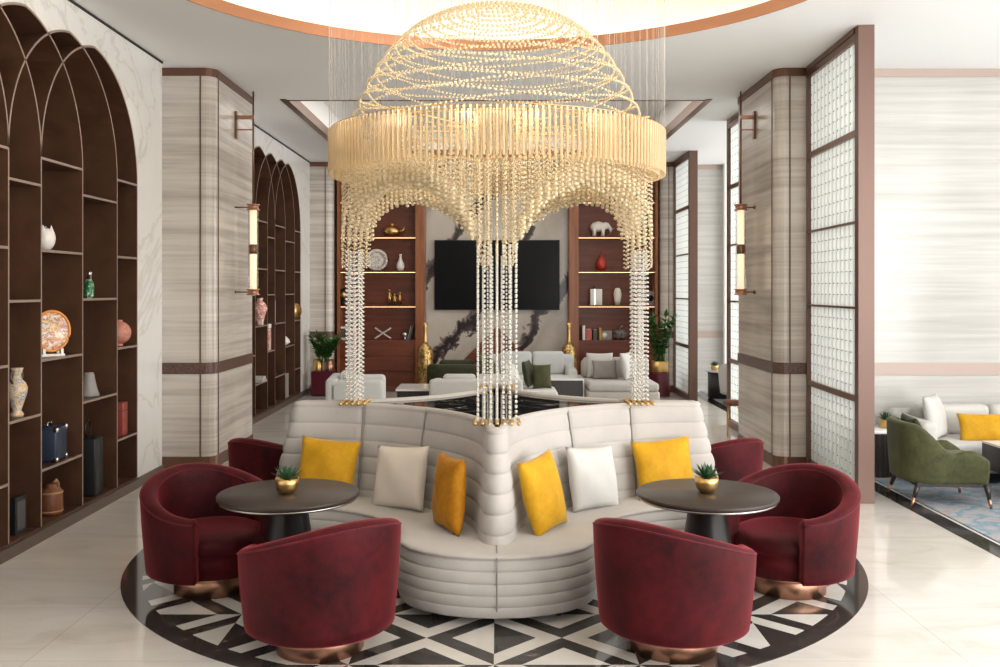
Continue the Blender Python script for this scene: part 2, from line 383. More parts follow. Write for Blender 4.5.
# ------------------------------------------------------------------ left wall with arched niches
WX = -3.45
AW = 1.895; OFF = [0,.475,1.185,1.895,2.37,3.08,3.79,4.265]
SPR = 2.9; RISE = 1.07; HWD = AW/2; AR = (RISE**2+HWD**2)/(2*HWD)
def arch_h(d):            # height above spring at distance d from a leg (0..AW)
    d = min(d, AW-d)
    return math.sqrt(max(0, AR**2-(AR-d)**2))
def envelope(off, ks):
    best = None
    for k in ks:
        d = off-OFF[k]
        if -1e-6 <= d <= AW+1e-6: best = max(best or 0, arch_h(max(0,min(AW,d))))
    return best
def arched_bookcase(label, Yr, karch, side_label):
    """Yr = far end of the niche; karch = number of arches"""
    ks = list(range(karch)); end = OFF[karch-1]+AW
    root = thing('arched_bookcase', label, 'bookcase', (WX, Yr, 0))
    D = .38; BX = -D
    # back panel follows the arched outline
    N = 160; mb = MB(); poly = [(0,.1)]
    for i in range(N+1):
        o_ = end*i/N; poly.append((o_, SPR+(envelope(o_, ks) or 0)))
    poly.append((end,.1))
    vs = [(BX, -p[0], p[1]) for p in poly]
    mb.add(vs, [tuple(range(len(vs)))])
    mb.box(BX,0,-end,0,.085,.10)
    mb.build('back_panel', M['shelfm'], root)
    T = .009
    legs = sorted(set([round(OFF[k],4) for k in ks] + [round(OFF[k]+AW,4) for k in ks]))
    clean = []
    for l in legs:
        if not clean or l-clean[-1] > .05: clean.append(l)
    def strip(mb, pts):       # sheet through the niche following (offset,z) points with a bright front edge
        n = len(pts); vs = []
        for i, (o_, z) in enumerate(pts):
            a = pts[max(0,i-1)]; b = pts[min(n-1,i+1)]
            tx, tz = b[0]-a[0], b[1]-a[1]; L = math.hypot(tx,tz) or 1
            nx, nz = -tz/L*T, tx/L*T
            for sgn in (1,-1):
                for x in (.006, BX): vs.append((x, -(o_+nx*sgn), z+nz*sgn))
        fs = []; fe = []
        for i in range(n-1):
            a, b = i*4, (i+1)*4
            fs += [(a,a+1,b+1,b),(a+2,b+2,b+3,a+3)]; fe.append((a,b,b+2,a+2))
        mb.add(vs, fs, 0); mb.add(vs, fe, 1)
    for l in clean:
        m2 = MB(); strip(m2, [(l,.1),(l,SPR)]); m2.build('divider', [M['shelfm'],M['shelfedge']], root)
    for k in ks:
        m2 = MB(); pts = []
        for i in range(41):
            d = AW*(.5-.5*math.cos(math.pi*i/40)); pts.append((OFF[k]+d, SPR+arch_h(d)))
        pts[20] = (OFF[k]+HWD, SPR+RISE)
        strip(m2, pts); m2.build('arch_panel', [M['shelfm'],M['shelfedge']], root)
    for i in range(len(clean)-1):
        zs = (2.9,2.2,1.365,.53) if i % 2 == 0 else (2.69,1.82,.96)
        for z in zs:
            m2 = MB(); a, b = clean[i]+T, clean[i+1]-T
            m2.box(BX,.002,-b,-a,z-.016,z); m2.box(.002,.006,-b,-a,z-.018,z+.002,1)
            m2.build('shelf', [M['shelfm'],M['shelfedge']], root)
    m2 = MB(); m2.box(BX,.03,-end,0,0,.085); m2.build('plinth', M['plinth'], root)
    return root, end
def wall_with_niche(name, Y0, Y1, Yr, karch):
    ks = list(range(karch)); end = OFF[karch-1]+AW
    poly = [(Y1,0),(Y1,CEIL),(Y0,CEIL),(Y0,0),(Yr-end,0),(Yr-end,SPR)]
    N = 200
    for i in range(1,N):
        o_ = end*(1-i/N); poly.append((Yr-o_, SPR+(envelope(o_, ks) or 0)))
    poly += [(Yr,SPR),(Yr,0)]
    mb = MB(); n = len(poly)
    vs = [(WX,p[0],p[1]) for p in poly]+[(WX-.42,p[0],p[1]) for p in poly]
    mb.add(vs, [tuple(range(n)), tuple(range(2*n-1,n-1,-1))]); mb.add(vs, [(i,(i+1)%n,n+(i+1)%n,n+i) for i in range(n)])
    return struct(name, mb, M['wallm'])
wall_with_niche('wall_left', -3.5, 9.68, 9.0, 5)
arched_bookcase('dark bronze arched bookcase in the near marble wall, cropped by the picture edge', 9.0, 5, '')
wall_with_niche('wall_left_far', 11.5, 17.32, 16.48, 4)
arched_bookcase('dark bronze arched bookcase in the far marble wall, beyond the lamp column', 16.48, 4, '')
mb = MB(); mb.box(WX-.01,WX+.012,-3.5,9.68,CEIL-.02,CEIL); mb.box(WX-.01,WX+.012,11.5,17.3,CEIL-.02,CEIL)
struct('shadow_gap_strip', mb, M['seam'])  # dark strip painted in for the shaded gap between wall and ceiling
mb = MB(); mb.box(WX,WX+.02,9.0,9.68,0,.09); mb.box(WX,WX+.02,16.48,17.3,0,.09)
struct('baseboard_left', mb, M['plinth'])

# ------------------------------------------------------------------ columns
def column_m(name, sx, xo, xi, y0, y1, ch=.115):
    def poly(g):
        p = [(xo,y0-g),(xi+ch,y0-g)]
        for k in range(1,6):
            a = R(-90-15*k); p.append((xi+ch+(ch+g)*math.cos(a), y0+ch+(ch+g)*math.sin(a)))
        p += [(xi-g,y0+ch),(xi-g,y1),(xo,y1)]
        return [(sx*a,b) for a,b in p]
    mb = MB(); mb.prism(poly(0), 0, CEIL); root = struct(name, mb, M['stone'])
    for nm, z0, z1, mt in (('bronze_base',0,.125,M['bronze']),('bronze_band',1.0,1.12,M['bandm']),('bronze_frieze',CEIL-.085,CEIL,M['bronze'])):
        m2 = MB(); m2.prism(poly(.012), z0, z1); m2.build(nm, mt, root)
    for (x, y) in ((xi+ch+.03, y0), (xi, y0+ch+.03)):
        m2 = MB(); m2.box(sx*x-.007, sx*x+.007, y-.007, y+.007, .125, CEIL-.085); m2.build('reveal_strip', M['rosebronze'], root)
    return root
column_m('column', -1, 3.6, 2.995, 9.95, 11.5)
column_m('column', 1, 3.27, 2.955, 9.95, 11.5)
column_m('column', -1, 3.6, 3.02, 17.32, 17.8)
column_m('column', 1, 3.45, 3.02, 17.32, 17.8)

# ------------------------------------------------------------------ right alcoves
mb = MB(); mb.box(3.24,9,10.0,11.5,0,CEIL); struct('wall_right', mb, M['stone2'])
mb = MB(); mb.box(3.24,9,9.985,10,CEIL-.085,CEIL); struct('trim_4', mb, M['paleband'])
mb = MB(); mb.box(3.24,9,9.985,10,.985,1.115); struct('trim_5', mb, M['paleband'])
mb = MB(); mb.box(3.3,9,17.7,17.9,0,CEIL); struct('wall_alcove', mb, M['stone2'])
mb = MB(); mb.box(3.45,9,17.685,17.7,CEIL-.09,CEIL); mb.box(3.45,9,17.685,17.7,.985,1.115); struct('trim_6', mb, M['paleband'])
mb = MB(); mb.box(4.25,4.45,17.55,17.7,0,CEIL); struct('wall_return', mb, M['white'])
mb = MB(); mb.box(-3.9,3.5,17.8,18.0,0,CEIL); struct('wall_back', mb, M['slab'])
mb = MB(); mb.box(-3.9,2.2,-4.2,-4,0,CEIL); struct('shade_wall_front', mb, M['stone'])  # unseen partial wall behind the camera, added to darken the left side

def glass_screen(label, Y0, Y1, near_post, far_post, X=3.24):
    root = thing('glass_screen', label, 'screen', (X, Y0, 0), -R(2.4) if X < 3.25 and near_post else 0); L = Y1-Y0; T = .04
    zs = [.10,.915,1.73,2.50,3.30,4.12]
    a = .10 if near_post else .04; b = L-(.07 if far_post else .04)
    m2 = MB(); m2.box(-.04,.10,0,a,0,CEIL); m2.build('post', M['rosebronze'], root)
    m2 = MB(); m2.box(-.04,.05,b,L,0,CEIL); m2.build('stile', M['rosebronze'], root)
    m2 = MB(); m2.box(-.04,.05,a,b,CEIL-.12,CEIL); m2.box(-.05,-.04,a,b,CEIL-.05,CEIL); m2.build('top_rail', M['bronze'], root)
    m2 = MB(); m2.box(-.04,.05,a,b,0,.10); m2.build('bottom_rail', M['bronze'], root)
    for i, z in enumerate(zs[1:5]):
        h = .028 if i in (0,3) else .010
        m2 = MB(); m2.box(-.035,.04,a,b,z-h,z+h); m2.build('transom', M['bronze'], root)
    for i in range(5):
        z0, z1 = zs[i]+.03, zs[i+1]-.03
        if i == 4: z1 = CEIL-.12
        m2 = MB()
        nc = max(3, round((b-a)/.118)); nr = max(3, round((z1-z0+.04)/.105)); cw = (b-a)/nc; rh = (z1-z0+.04)/nr
        def cell(x, ya, yb, za, zb):     # pressed glass cell: domed face and sides, open at the back
            g = .002; vs = [(.012,ya,za),(.012,yb,za),(.012,yb,zb),(.012,ya,zb),(x,ya+g,za+g),(x,yb-g,za+g),(x,yb-g,zb-g),(x,ya+g,zb-g)]
            m2.add(vs, [(4,5,6,7),(0,1,5,4),(1,2,6,5),(2,3,7,6),(3,0,4,7)], 0)
        for c in range(nc):
            for r in range(nr):
                y0 = a+c*cw; zz = z0-.02+r*rh
                cell(-.010, y0, y0+cw*.64, zz, zz+rh); cell(-.001, y0+cw*.64, y0+cw, zz, zz+rh)
                if r:
                    m2.box(-.014,.0,y0+cw*.61,y0+cw*.67,zz-.005,zz+.005,1)
        m2.build('glass_panel', [M['glass'],M['pin']], root)
    return root
glass_screen('tall screen of white glass blocks with wide rose bronze post, beside the right column', 8.32, 9.93, True, False)
glass_screen('narrow glimpse of glass block screen directly behind the right lamp column', 11.52, 13.10, False, True)
glass_screen('far glass block screen with rose bronze post beyond the right burgundy plant stand', 15.88, 17.31, True, False, 3.29)

# ------------------------------------------------------------------ wall lamps on the columns
def wall_lamp(sx, label):
    root = thing('wall_lamp', label, 'lamp', (0,0,0)); fx = 2.995 if sx < 0 else 2.955
    Y = 10.76; lx = 2.79; r = .058
    def bx(m2, x0, x1, *a): m2.box(min(sx*x0,sx*x1), max(sx*x0,sx*x1), *a)
    m2 = MB(); bx(m2, fx-.025, fx, Y-.035, Y+.035, 3.62, 3.93); m2.build('bracket_plate', M['bronze'], root)
    m2 = MB(); bx(m2, lx-.01, fx-.02, Y-.018, Y+.018, 3.845, 3.885); m2.build('bracket_arm', M['copper'], root); m2 = MB(); bx(m2, lx-.01, fx-.02, Y-.008, Y+.008, 3.715, 3.73); m2.build('stay_rod', M['copper'], root)
    m2 = MB(); m2.tube([(sx*lx,Y,2.86),(sx*lx,Y,4.16)], .011, 8); m2.build('hanging_rod', M['bronze'], root)
    m2 = MB(); m2.lathe([(.036,1.90),(.036,2.82)], 20, (sx*lx,Y,0)); m2.build('lamp_core', M['lamp'], root)
    m2 = MB(); m2.lathe([(r,1.88),(r,2.84)], 20, (sx*lx,Y,0)); m2.build('glass_tube', M['lampglass'], root)
    for z in (1.83, 2.80):
        m2 = MB(); m2.lathe([(.03,z),(r+.018,z),(r+.018,z+.012),(r+.004,z+.016),(r+.004,z+.054),(r+.018,z+.058),(r+.018,z+.07),(.02,z+.07)], 20, (sx*lx,Y,0))
        m2.build('end_cap', M['copper'], root)
        m2 = MB(); m2.tube([(sx*(lx+r),Y,z+.035),(sx*fx,Y,z+.035)], .008, 8)
        m2.lathe([(.0,-.02),(.022,-.02),(.022,0),(0,0)], 12, (sx*fx,Y,z+.035), axis='X') if sx < 0 else m2.lathe([(0,0),(.022,0),(.022,-.02),(0,-.02)], 12, (sx*fx,Y,z+.035), axis='X')
        m2.build('wall_pin', M['bronze'], root)
    m2 = MB(); m2.lathe([(.038,2.30),(.047,2.31),(.047,2.40),(.038,2.41)], 16, (sx*lx,Y,0)); m2.build('clip', M['bronze'], root)
wall_lamp(-1, 'lit tubular wall lamp with copper caps on the left stone column')
wall_lamp(1, 'lit tubular wall lamp with copper caps on the right stone column')

# ------------------------------------------------------------------ central four-sided sofa
SC = Vector((0, 7.0, 0)); LX, LY = 1.45, 1.32; NW = .06
sofa = thing('sofa', 'pale channel-tufted sofa whose curved backs meet in a cross on the round medallion', 'sofa', SC)
TH = sorted(set([R(90*i/30) for i in range(31)] + [R(a+d) for a in (47,70) for d in (-1.2,-.5,0,.5,1.2)]))
def seamdip(th): return sum(.014*math.exp(-((math.degrees(th)-a)/.7)**2) for a in (47,70))
def outline(d_fn, nose_extra=0.0, dip=0.0):
    """closed loop (x,y) round the four concave bays; d_fn(theta) pushes it outwards"""
    def arc(sx, sy, rev):
        ps = []
        for th in TH:
            d = d_fn(th) - dip*seamdip(th)
            ps.append((sx*(LX-(LX-NW-d)*math.cos(th)), sy*(LY-(LY-NW-d)*math.sin(th))))
        return ps[::-1] if rev else ps
    def cap(c, a0, hw, ext):
        ps = []
        for k in range(1, 10):
            a = R(a0+180*k/10); u = (math.cos(a), math.sin(a)); ax = (math.cos(R(a0+90)), math.sin(R(a0+90)))
            along = u[0]*ax[0]+u[1]*ax[1]
            ps.append((c[0]+hw*u[0]+ext*along*ax[0], c[1]+hw*u[1]+ext*along*ax[1]))
        return ps
    hw0 = NW+d_fn(0); hw1 = NW+d_fn(math.pi/2)
    pts = arc(1,-1,False) + cap((LX,0),-90,hw1,nose_extra) + arc(1,1,True) + cap((0,LY),0,hw0,nose_extra)
    pts += arc(-1,1,False) + cap((-LX,0),90,hw1,nose_extra) + arc(-1,-1,True) + cap((0,-LY),180,hw0,nose_extra)
    return pts
def loft(mb, rings, closed_top=False, closed_bot=False, mi=0):
    n = len(rings[0]); vs = [p for r_ in rings for p in r_]; fs = []
    for i in range(len(rings)-1):
        for k in range(n): fs.append((i*n+k, i*n+(k+1)%n, (i+1)*n+(k+1)%n, (i+1)*n+k))
    mb.add(vs, fs, mi, True)
    if closed_bot: mb.add(rings[0], [tuple(range(n-1,-1,-1))], mi)
    if closed_top: mb.add(rings[-1], [tuple(range(n))], mi)
def rake(t): return lambda th: (1-t)*(.055+.085*math.sin(2*th))
rings = []; Z0, Z1 = .34, 1.03; NCH = 6
for i in range(NCH):
    for f in (0,.05,.15,.3,.5,.7,.85,.95):
        t = (i+f)/NCH; b = .009*(abs(math.sin(math.pi*f))**.45)-.003
        rk = rake(t)
        rings.append([(p[0],p[1],Z0+(Z1-Z0)*t) for p in outline(lambda th, rk=rk, b=b: rk(th)+b, .11*(1-t)+b, 1.0)])
for d, z, e in ((.0,1.03,0),(.004,1.045,.004),(-.004,1.060,-.004),(-.022,1.068,-.02),(-.040,1.064,-.035),(-.05,1.058,-.045),(-.051,1.03,-.045)):
    rings.append([(p[0],p[1],z) for p in outline(lambda th, d=d: d, e, .3)])
mb = MB(); loft(mb, rings); mb.build('backrest', M['sofa'], sofa)
ol = outline(lambda th: -.051, -.045)
mb = MB(); mb.add([(p[0],p[1],1.046) for p in ol], [tuple(range(len(ol)))])
mb.build('polished_top', M['mirror'], sofa)['label'] = 'polished black stone top inside the backs'
# seam piping
for (sx, sy) in ((1,-1),(-1,-1),(1,1),(-1,1)):
    for a in (47,70):
        pts = []
        for i in range(15):
            t = i/14; th = R(a); d = rake(t)(th)-.006
            pts.append((sx*(LX-(LX-NW-d)*math.cos(th)), sy*(LY-(LY-NW-d)*math.sin(th)), Z0+(Z1-Z0+.02)*t))
        m2 = MB(); m2.tube(pts, .006, 6); m2.build('seam_piping', M['greyp'], sofa)
# seat, front half
def seat_outline(g, zin=0):
    rx, ry = .85, .80; ps = []
    for k in range(0, 13):        # front lobe, left to right
        a = R(180+180*k/12); ps.append(((LX-rx+g)*math.cos(a), -LY+(.43+g)*math.sin(a)))
    for i in range(1, 25):
        th = R(90*i/24); ps.append((LX-(rx-g)*math.cos(th), -(LY-(ry-g)*math.sin(th))))
    yb = -(LY-ry+g)
    for k in range(1, 7):
        a = R(-90+15*k); ps.append((LX+(.14+g)*math.cos(a), yb+.14+(.14)*math.sin(a)))
    ps += [(LX+.14+g, -.12),(LX-.1,-.06)]
    left = [(-x,y) for x,y in ps[13:]][::-1]
    return ps + [(0,-.06)] + left
rings = []
for z, g in ((.045,-.055),(.05,-.03),):
    rings.append([(p[0],p[1],z) for p in seat_outline(g)])
for i in range(5):
    for f in (0,.06,.2,.4,.6,.8,.94):
        t = (i+f)/5; b = .009*(abs(math.sin(math.pi*f))**.45)
        g = -.022+.03*math.sin(math.pi*min(1,t*1.05))+b
        rings.append([(p[0],p[1],.05+.33*t) for p in seat_outline(g)])
for z, g in ((.382,-.012),(.390,-.006),(.398,-.012),(.404,-.03),(.407,-.07),(.409,-.15)):
    rings.append([(p[0],p[1],z) for p in seat_outline(g)])
mb = MB(); loft(mb, rings, True, True); mb.build('seat', M['sofa'], sofa)
m2 = MB(); m2.tube([(0,-LY-.43+.028,.06),(0,-LY-.43-.014,.12),(0,-LY-.43-.017,.22),(0,-LY-.43-.014,.32),(0,-LY-.43+.008,.392),(0,-LY-.43+.09,.4095),(0,-LY-.08,.410)], .004, 6); m2.build('seam_piping', M['greyp'], sofa)
for (x, y) in ((-.36,-1.52),(.36,-1.52),(-1.2,-.62),(1.2,-.62)):
    m2 = MB(); m2.lathe([(.02,0),(.024,.06)], 12, (x,y,0)); m2.build('foot', M['blackm'], sofa)

# ------------------------------------------------------------------ cushions
def pillow_mesh(w, h, t, seed=0, n=18):
    r_ = random.Random(seed); ph = [r_.uniform(0,6) for _ in range(4)]
    mb = MB(); vs = []; idx = {}
    def P(i, j, s):
        u = -1+2*i/n; v = -1+2*j/n
        x = u*w/2*(1-.07*(1-v*v)*abs(u)); z = v*h/2*(1-.07*(1-u*u)*abs(v))
        e = max(0,(1-u*u))*max(0,(1-v*v))
        y = s*t/2*(e**.42)*(1+.07*math.sin(3*u+ph[0])*math.sin(2.5*v+ph[1])) + .008*math.sin(5*u+ph[2])*math.cos(4*v+ph[3])*e**.3
        return (x,y,z+h/2)
    for s in (1,-1):
        for i in range(n+1):
            for j in range(n+1):
                edge = i in (0,n) or j in (0,n)
                key = (i,j,0 if edge else s)
                if key not in idx: idx[key] = len(vs); vs.append(P(i,j,s))
    g = lambda i,j,s: idx[(i,j,0 if (i in (0,n) or j in (0,n)) else s)]
    fs = []
    for s in (1,-1):
        for i in range(n):
            for j in range(n):
                q = (g(i,j,s),g(i+1,j,s),g(i+1,j+1,s),g(i,j+1,s))
                fs.append(q if s < 0 else q[::-1])
    mb.add(vs, fs, 0, True); return mb
def cushion(label, m, loc, rz, lean, w=.44, h=.42, t=.15, roll=0, seed=0, group=None, name='cushion'):
    o = pillow_mesh(w,h,t,seed).build(name, m)
    o.rotation_mode = 'XYZ'; o.location = loc
    o.rotation_euler = Matrix.Rotation(rz,3,'Z').to_4x4().to_3x3().__matmul__(Matrix.Rotation(lean,3,'X')).__matmul__(Matrix.Rotation(roll,3,'Y')).to_euler()
    return tag(o, label, 'cushion', group)
def bay_cushion(sx, th_deg, m, label, rr=1.13, w=.44, h=.42, t=.15, lean=16, roll=0, turn=0, seed=0, z=.408):
    th = R(th_deg)
    x = SC.x+sx*(LX-rr*math.cos(th)); y = SC.y-(LY-rr*.92*math.sin(th))
    # facing the bay centre
    fx, fy = sx*math.cos(th), -math.sin(th)
    rz = math.atan2(fy, fx)+math.pi/2 + R(turn)      # local -Y faces the bay
    return cushion(label, m, (x,y,z), rz, R(-lean), w, h, t, R(roll), seed)
bay_cushion(1, 78, M['must'], 'bright mustard cushion behind the right table, at the sofa end', 1.10, .45,.43,.15, 14, -4, 0, 1)
bay_cushion(1, 45, M['white_f'], 'white cushion between the two mustard cushions right of the sofa nose', 1.09, .43,.44,.15, 14, 3, -8, 2, .395)
bay_cushion(1, 9, M['must'], 'mustard cushion tilted against the right side of the sofa nose', 1.12, .40,.48,.16, 13, -5, -24, 3, .395)
bay_cushion(-1, 79, M['must'], 'mustard cushion behind the left table, at the sofa end', 1.10, .45,.43,.15, 14, 4, 0, 4)
bay_cushion(-1, 45, M['cream_f'], 'cream linen cushion left of the sofa nose', 1.09, .47,.44,.15, 14, -5, 8, 5, .395)
bay_cushion(-1, 9, M['amber'], 'dark amber cushion seen almost edge on, against the left of the sofa nose', 1.15, .43,.47,.15, 5, -2, 14, 6, .395)

# ------------------------------------------------------------------ tub chairs
def wall_sweep(path, thick, z0, taper, mi=0, zbow=.0):
    """path: list of (x, y, nx, ny, h) with outward normals; upholstered wall with a rounded rim"""
    mb = MB(); rings = []
    for (x,y,nx,ny,h) in path:
        t = thick; ring = []
        for f in (0,.03,.12,.3,.5,.7,.86):
            off = -taper*(1-f)**1.4
            if f == 0: off -= .02
            ring.append((off, z0+(h-t*.35-z0)*f))
        for k in range(0, 9):
            a = math.pi*k/8; ring.append((-t/2+t/2*math.cos(a), h-t*.35+t*.35*math.sin(a)))
        for f in (.7,.4,.0): ring.append((-t-taper*(1-f)*.6, z0+(h-t*.35-z0)*f))
        rings.append([(x+nx*o_, y+ny*o_, z) for o_, z in ring])
    n = len(rings[0]); vs = [p for r_ in rings for p in r_]; fs = []
    for i in range(len(rings)-1):
        for k in range(n): fs.append((i*n+k, i*n+(k+1)%n, (i+1)*n+(k+1)%n, (i+1)*n+k))
    mb.add(vs, fs, mi, True)
    for ring, d in ((rings[0],-1),(rings[-1],1)):
        c = tuple(sum(p[i] for p in ring)/n for i in range(3))
        i0 = 0 if d < 0 else len(rings)-1; i1 = 1 if d < 0 else len(rings)-2
        dirv = (Vector(rings[i0][0])-Vector(rings[i1][0])).normalized()
        cap = [tuple(Vector(c)+(Vector(p)-Vector(c))*.84+dirv*.016) for p in ring]
        mb.add(list(ring)+cap, [(k,(k+1)%n,n+(k+1)%n,n+k) for k in range(n)], mi, True)
        mb.add(cap, [tuple(range(n))], mi, False)
    return mb
CH_R = .425
def make_tub(name, label, cat, velvet, pipe, base, group=None):
    root = thing(name, label, cat, (0,0,0), 0, group)     # faces +Y
    A0 = 40; path = []; rim = []; rimi = []
    for i in range(49):
        al = A0+(360-2*A0)*i/48           # angle from facing direction
        a = R(90-al); dev = abs(180-al)   # 0 at back
        s = smooth(1-dev/(180-A0))
        h = .53+.212*(s**.85)
        nx, ny = math.cos(a), math.sin(a)
        rr = CH_R
        path.append((rr*nx, rr*ny*(1.0), nx, ny, h))
        rim.append((rr*nx*.997, rr*ny*.997, h-.028)); rimi.append(((rr-.098)*nx, (rr-.098)*ny, h-.034))
    sh = wall_sweep(path, .10, .135, .035).build('tub_shell', velvet, root)
    m2 = MB(); m2.tube(rim, .005, 6); m2.tube(rimi, .005, 6); m2.build('piping', pipe, sh)
    # seat cushion: fills the tub, bulges a little in front
    m2 = MB(); rings = []
    def so(g):
        ps = []
        for k in range(48):
            a = 2*math.pi*k/48; r_ = CH_R-.085+g
            x, y = r_*math.cos(a), r_*math.sin(a)
            if y > 0: y *= 1.10
            ps.append((x,y))
        return ps
    for z, g in ((.135,-.06),(.145,-.035),(.25,-.02),(.29,-.025),(.30,-.014),(.32,-.004),(.35,-.006),(.375,-.02),(.393,-.06),(.40,-.14),(.403,-.25)):
        rings.append([(p[0],p[1],z) for p in so(g)])
    loft(m2, rings, True, True); m2.build('seat_cushion', velvet, root)
    m2 = MB(); m2.lathe([(.215,0),(.228,.004),(.228,.16)], 40); m2.lathe([(.33,.138),(.33,.145)], 32); m2.build('swivel_base', base, root)
    return root
def face(dx, dy): return math.atan2(dy, dx)-math.pi/2
T_R = Vector((1.24,5.55,0)); T_L = Vector((-1.23,5.55,0))
def facing(p, t): return face(t.x-p[0], t.y-p[1])
G = 'burgundy tub chairs round the sofa'
c1 = make_tub('tub_chair', 'burgundy velvet tub chair in the foreground right, its rounded back to us', 'chair', M['burg'], M['burg_p'], M['copper'], G)
p = (.935,4.98); c1.location = (*p,0); c1.rotation_euler.z = facing(p,T_R)-R(12)
p = (-.935,4.98); dup(c1, (*p,0), facing(p,T_L)+R(12), 'burgundy velvet tub chair in the foreground left, its rounded back to us')
p = (1.845,5.95); dup(c1, (*p,0), facing(p,T_R)+R(12), 'burgundy velvet tub chair right of the right table, its seat in view')
p = (-1.81,5.96); dup(c1, (*p,0), facing(p,T_L)-R(13), 'burgundy velvet tub chair left of the left table, its dark seat in view')
p = (1.72,7.62); dup(c1, (*p,0), face(-.45,.75), 'burgundy velvet tub chair half hidden behind the right end of the sofa')
p = (-1.74,7.62); dup(c1, (*p,0), face(.45,.75), 'burgundy velvet tub chair half hidden behind the left end of the sofa')

# ------------------------------------------------------------------ round tables with succulents
def make_table(label):
    root = thing('round_table', label, 'table', (0,0,0), 0, 'round tables in front of the sofa')
    m2 = MB(); m2.lathe([(0,.672),(.404,.672),(.412,.678),(.413,.694),(.408,.70),(0,.70)], 64); m2.build('tabletop', M['tabletop'], root)
    m2 = MB(); m2.lathe([(.30,.655),(.398,.660),(.402,.671),(.30,.672)], 64); m2.build('edge_trim', M['steel'], root)
    m2 = MB(); m2.lathe([(.25,0),(.25,.012),(.215,.02),(.19,.10),(.15,.35),(.115,.58),(.13,.64),(.22,.655)], 40); m2.build('pedestal', M['blackm'], root)
    return root
def leaf(mb, base, direction, L, w, droop=.3, mi=0, fold=.25, n=5):
    d = Vector(direction).normalized(); up = Vector((0,0,1))
    side = d.cross(up)
    if side.length < .05: side = Vector((1,0,0))
    side.normalize(); nrm = side.cross(d).normalized()
    vs = []; fs = []
    for i in range(n+1):
        t = i/n; c = Vector(base)+d*L*t-up*(droop*L*t*t)
        ww = w*math.sin(math.pi*min(1,(.12+.88*t)**.8))**.8 if t < 1 else 0.0008
        vs += [c-side*ww+nrm*ww*fold, c-nrm*.0005, c+side*ww+nrm*ww*fold]
    for i in range(n):
        a = i*3; b = a+3
        fs += [(a,a+1,b+1,b),(a+1,a+2,b+2,b+1)]
    mb.add(vs, fs, mi, True)
def make_succulent(label):
    root = thing('potted_succulent', label, 'plant', (0,0,0), 0, 'succulents in gold bowls')
    m2 = MB(); m2.lathe([(.0,0),(.036,0),(.052,.010),(.063,.032),(.068,.058),(.069,.088),(.063,.088),(.062,.078),(0,.076)], 28); m2.build('bowl', M['gold'], root)
    m2 = MB(); m2.lathe([(0,.0765),(.055,.0765),(.055,.072)], 20); m2.build('soil', M['soil'], root)
    m2 = MB(); r_ = random.Random(3)
    for tier, (nl, el, L) in enumerate(((12,22,.085),(10,48,.085),(7,72,.075))):
        for k in range(nl):
            a = 2*math.pi*(k+.5*(tier%2))/nl+r_.uniform(-.15,.15); e = R(el+r_.uniform(-8,8))
            leaf(m2, (.012*math.cos(a),.012*math.sin(a),.078), (math.cos(a)*math.cos(e),math.sin(a)*math.cos(e),math.sin(e)), L*r_.uniform(.85,1.15), .013, -.15)
    m2.build('rosette', M['succ'], root)
    return root
t1 = make_table('round dark wood pedestal table right of the sofa nose'); t1.location = T_R
t2 = dup(t1, T_L, 0, 'round dark wood pedestal table left of the sofa nose')
s1 = make_succulent('small green succulent in gold bowl on the right round table'); s1.location = (1.24,5.56,.70)
dup(s1, (-1.235,5.53,.70), 1.1, 'small green succulent in gold bowl on the left round table')

# ------------------------------------------------------------------ chandelier
CX, CY = 0.0, 6.95
ch = thing('chandelier', 'huge crystal bead chandelier with domed top and four bead columns above the sofa', 'chandelier', (CX,CY,0))
PHI = (1+5**.5)/2
ICO_V = np.array([(-1,PHI,0),(1,PHI,0),(-1,-PHI,0),(1,-PHI,0),(0,-1,PHI),(0,1,PHI),(0,-1,-PHI),(0,1,-PHI),(PHI,0,-1),(PHI,0,1),(-PHI,0,-1),(-PHI,0,1)],float)
ICO_V /= np.linalg.norm(ICO_V[0])
ICO_F = np.array([(0,11,5),(0,5,1),(0,1,7),(0,7,10),(0,10,11),(1,5,9),(5,11,4),(11,10,2),(10,7,6),(7,1,8),(3,9,4),(3,4,2),(3,2,6),(3,6,8),(3,8,9),(4,9,5),(2,4,11),(6,2,10),(8,6,7),(9,8,1)])
def beads(name, pts, m, parent):
    """pts: rows of x,y,z,r"""
    P = np.array(pts, float); n = len(P)
    V = (ICO_V[None]*P[:,3][:,None,None]+P[:,None,:3]).reshape(-1,3)
    Fa = (ICO_F[None]+(12*np.arange(n))[:,None,None]).reshape(-1,3)
    me = bpy.data.meshes.new(name)
    me.vertices.add(len(V)); me.vertices.foreach_set('co', V.ravel())
    me.loops.add(Fa.size); me.loops.foreach_set('vertex_index', Fa.ravel().astype(np.int32))
    me.polygons.add(len(Fa)); me.polygons.foreach_set('loop_start', np.arange(0,Fa.size,3,dtype=np.int32))
    me.update(calc_edges=True); me.validate(); me.materials.append(m)
    o = bpy.data.objects.new(name, me); COL.objects.link(o); o.parent = parent
    return o
DR = 1.222
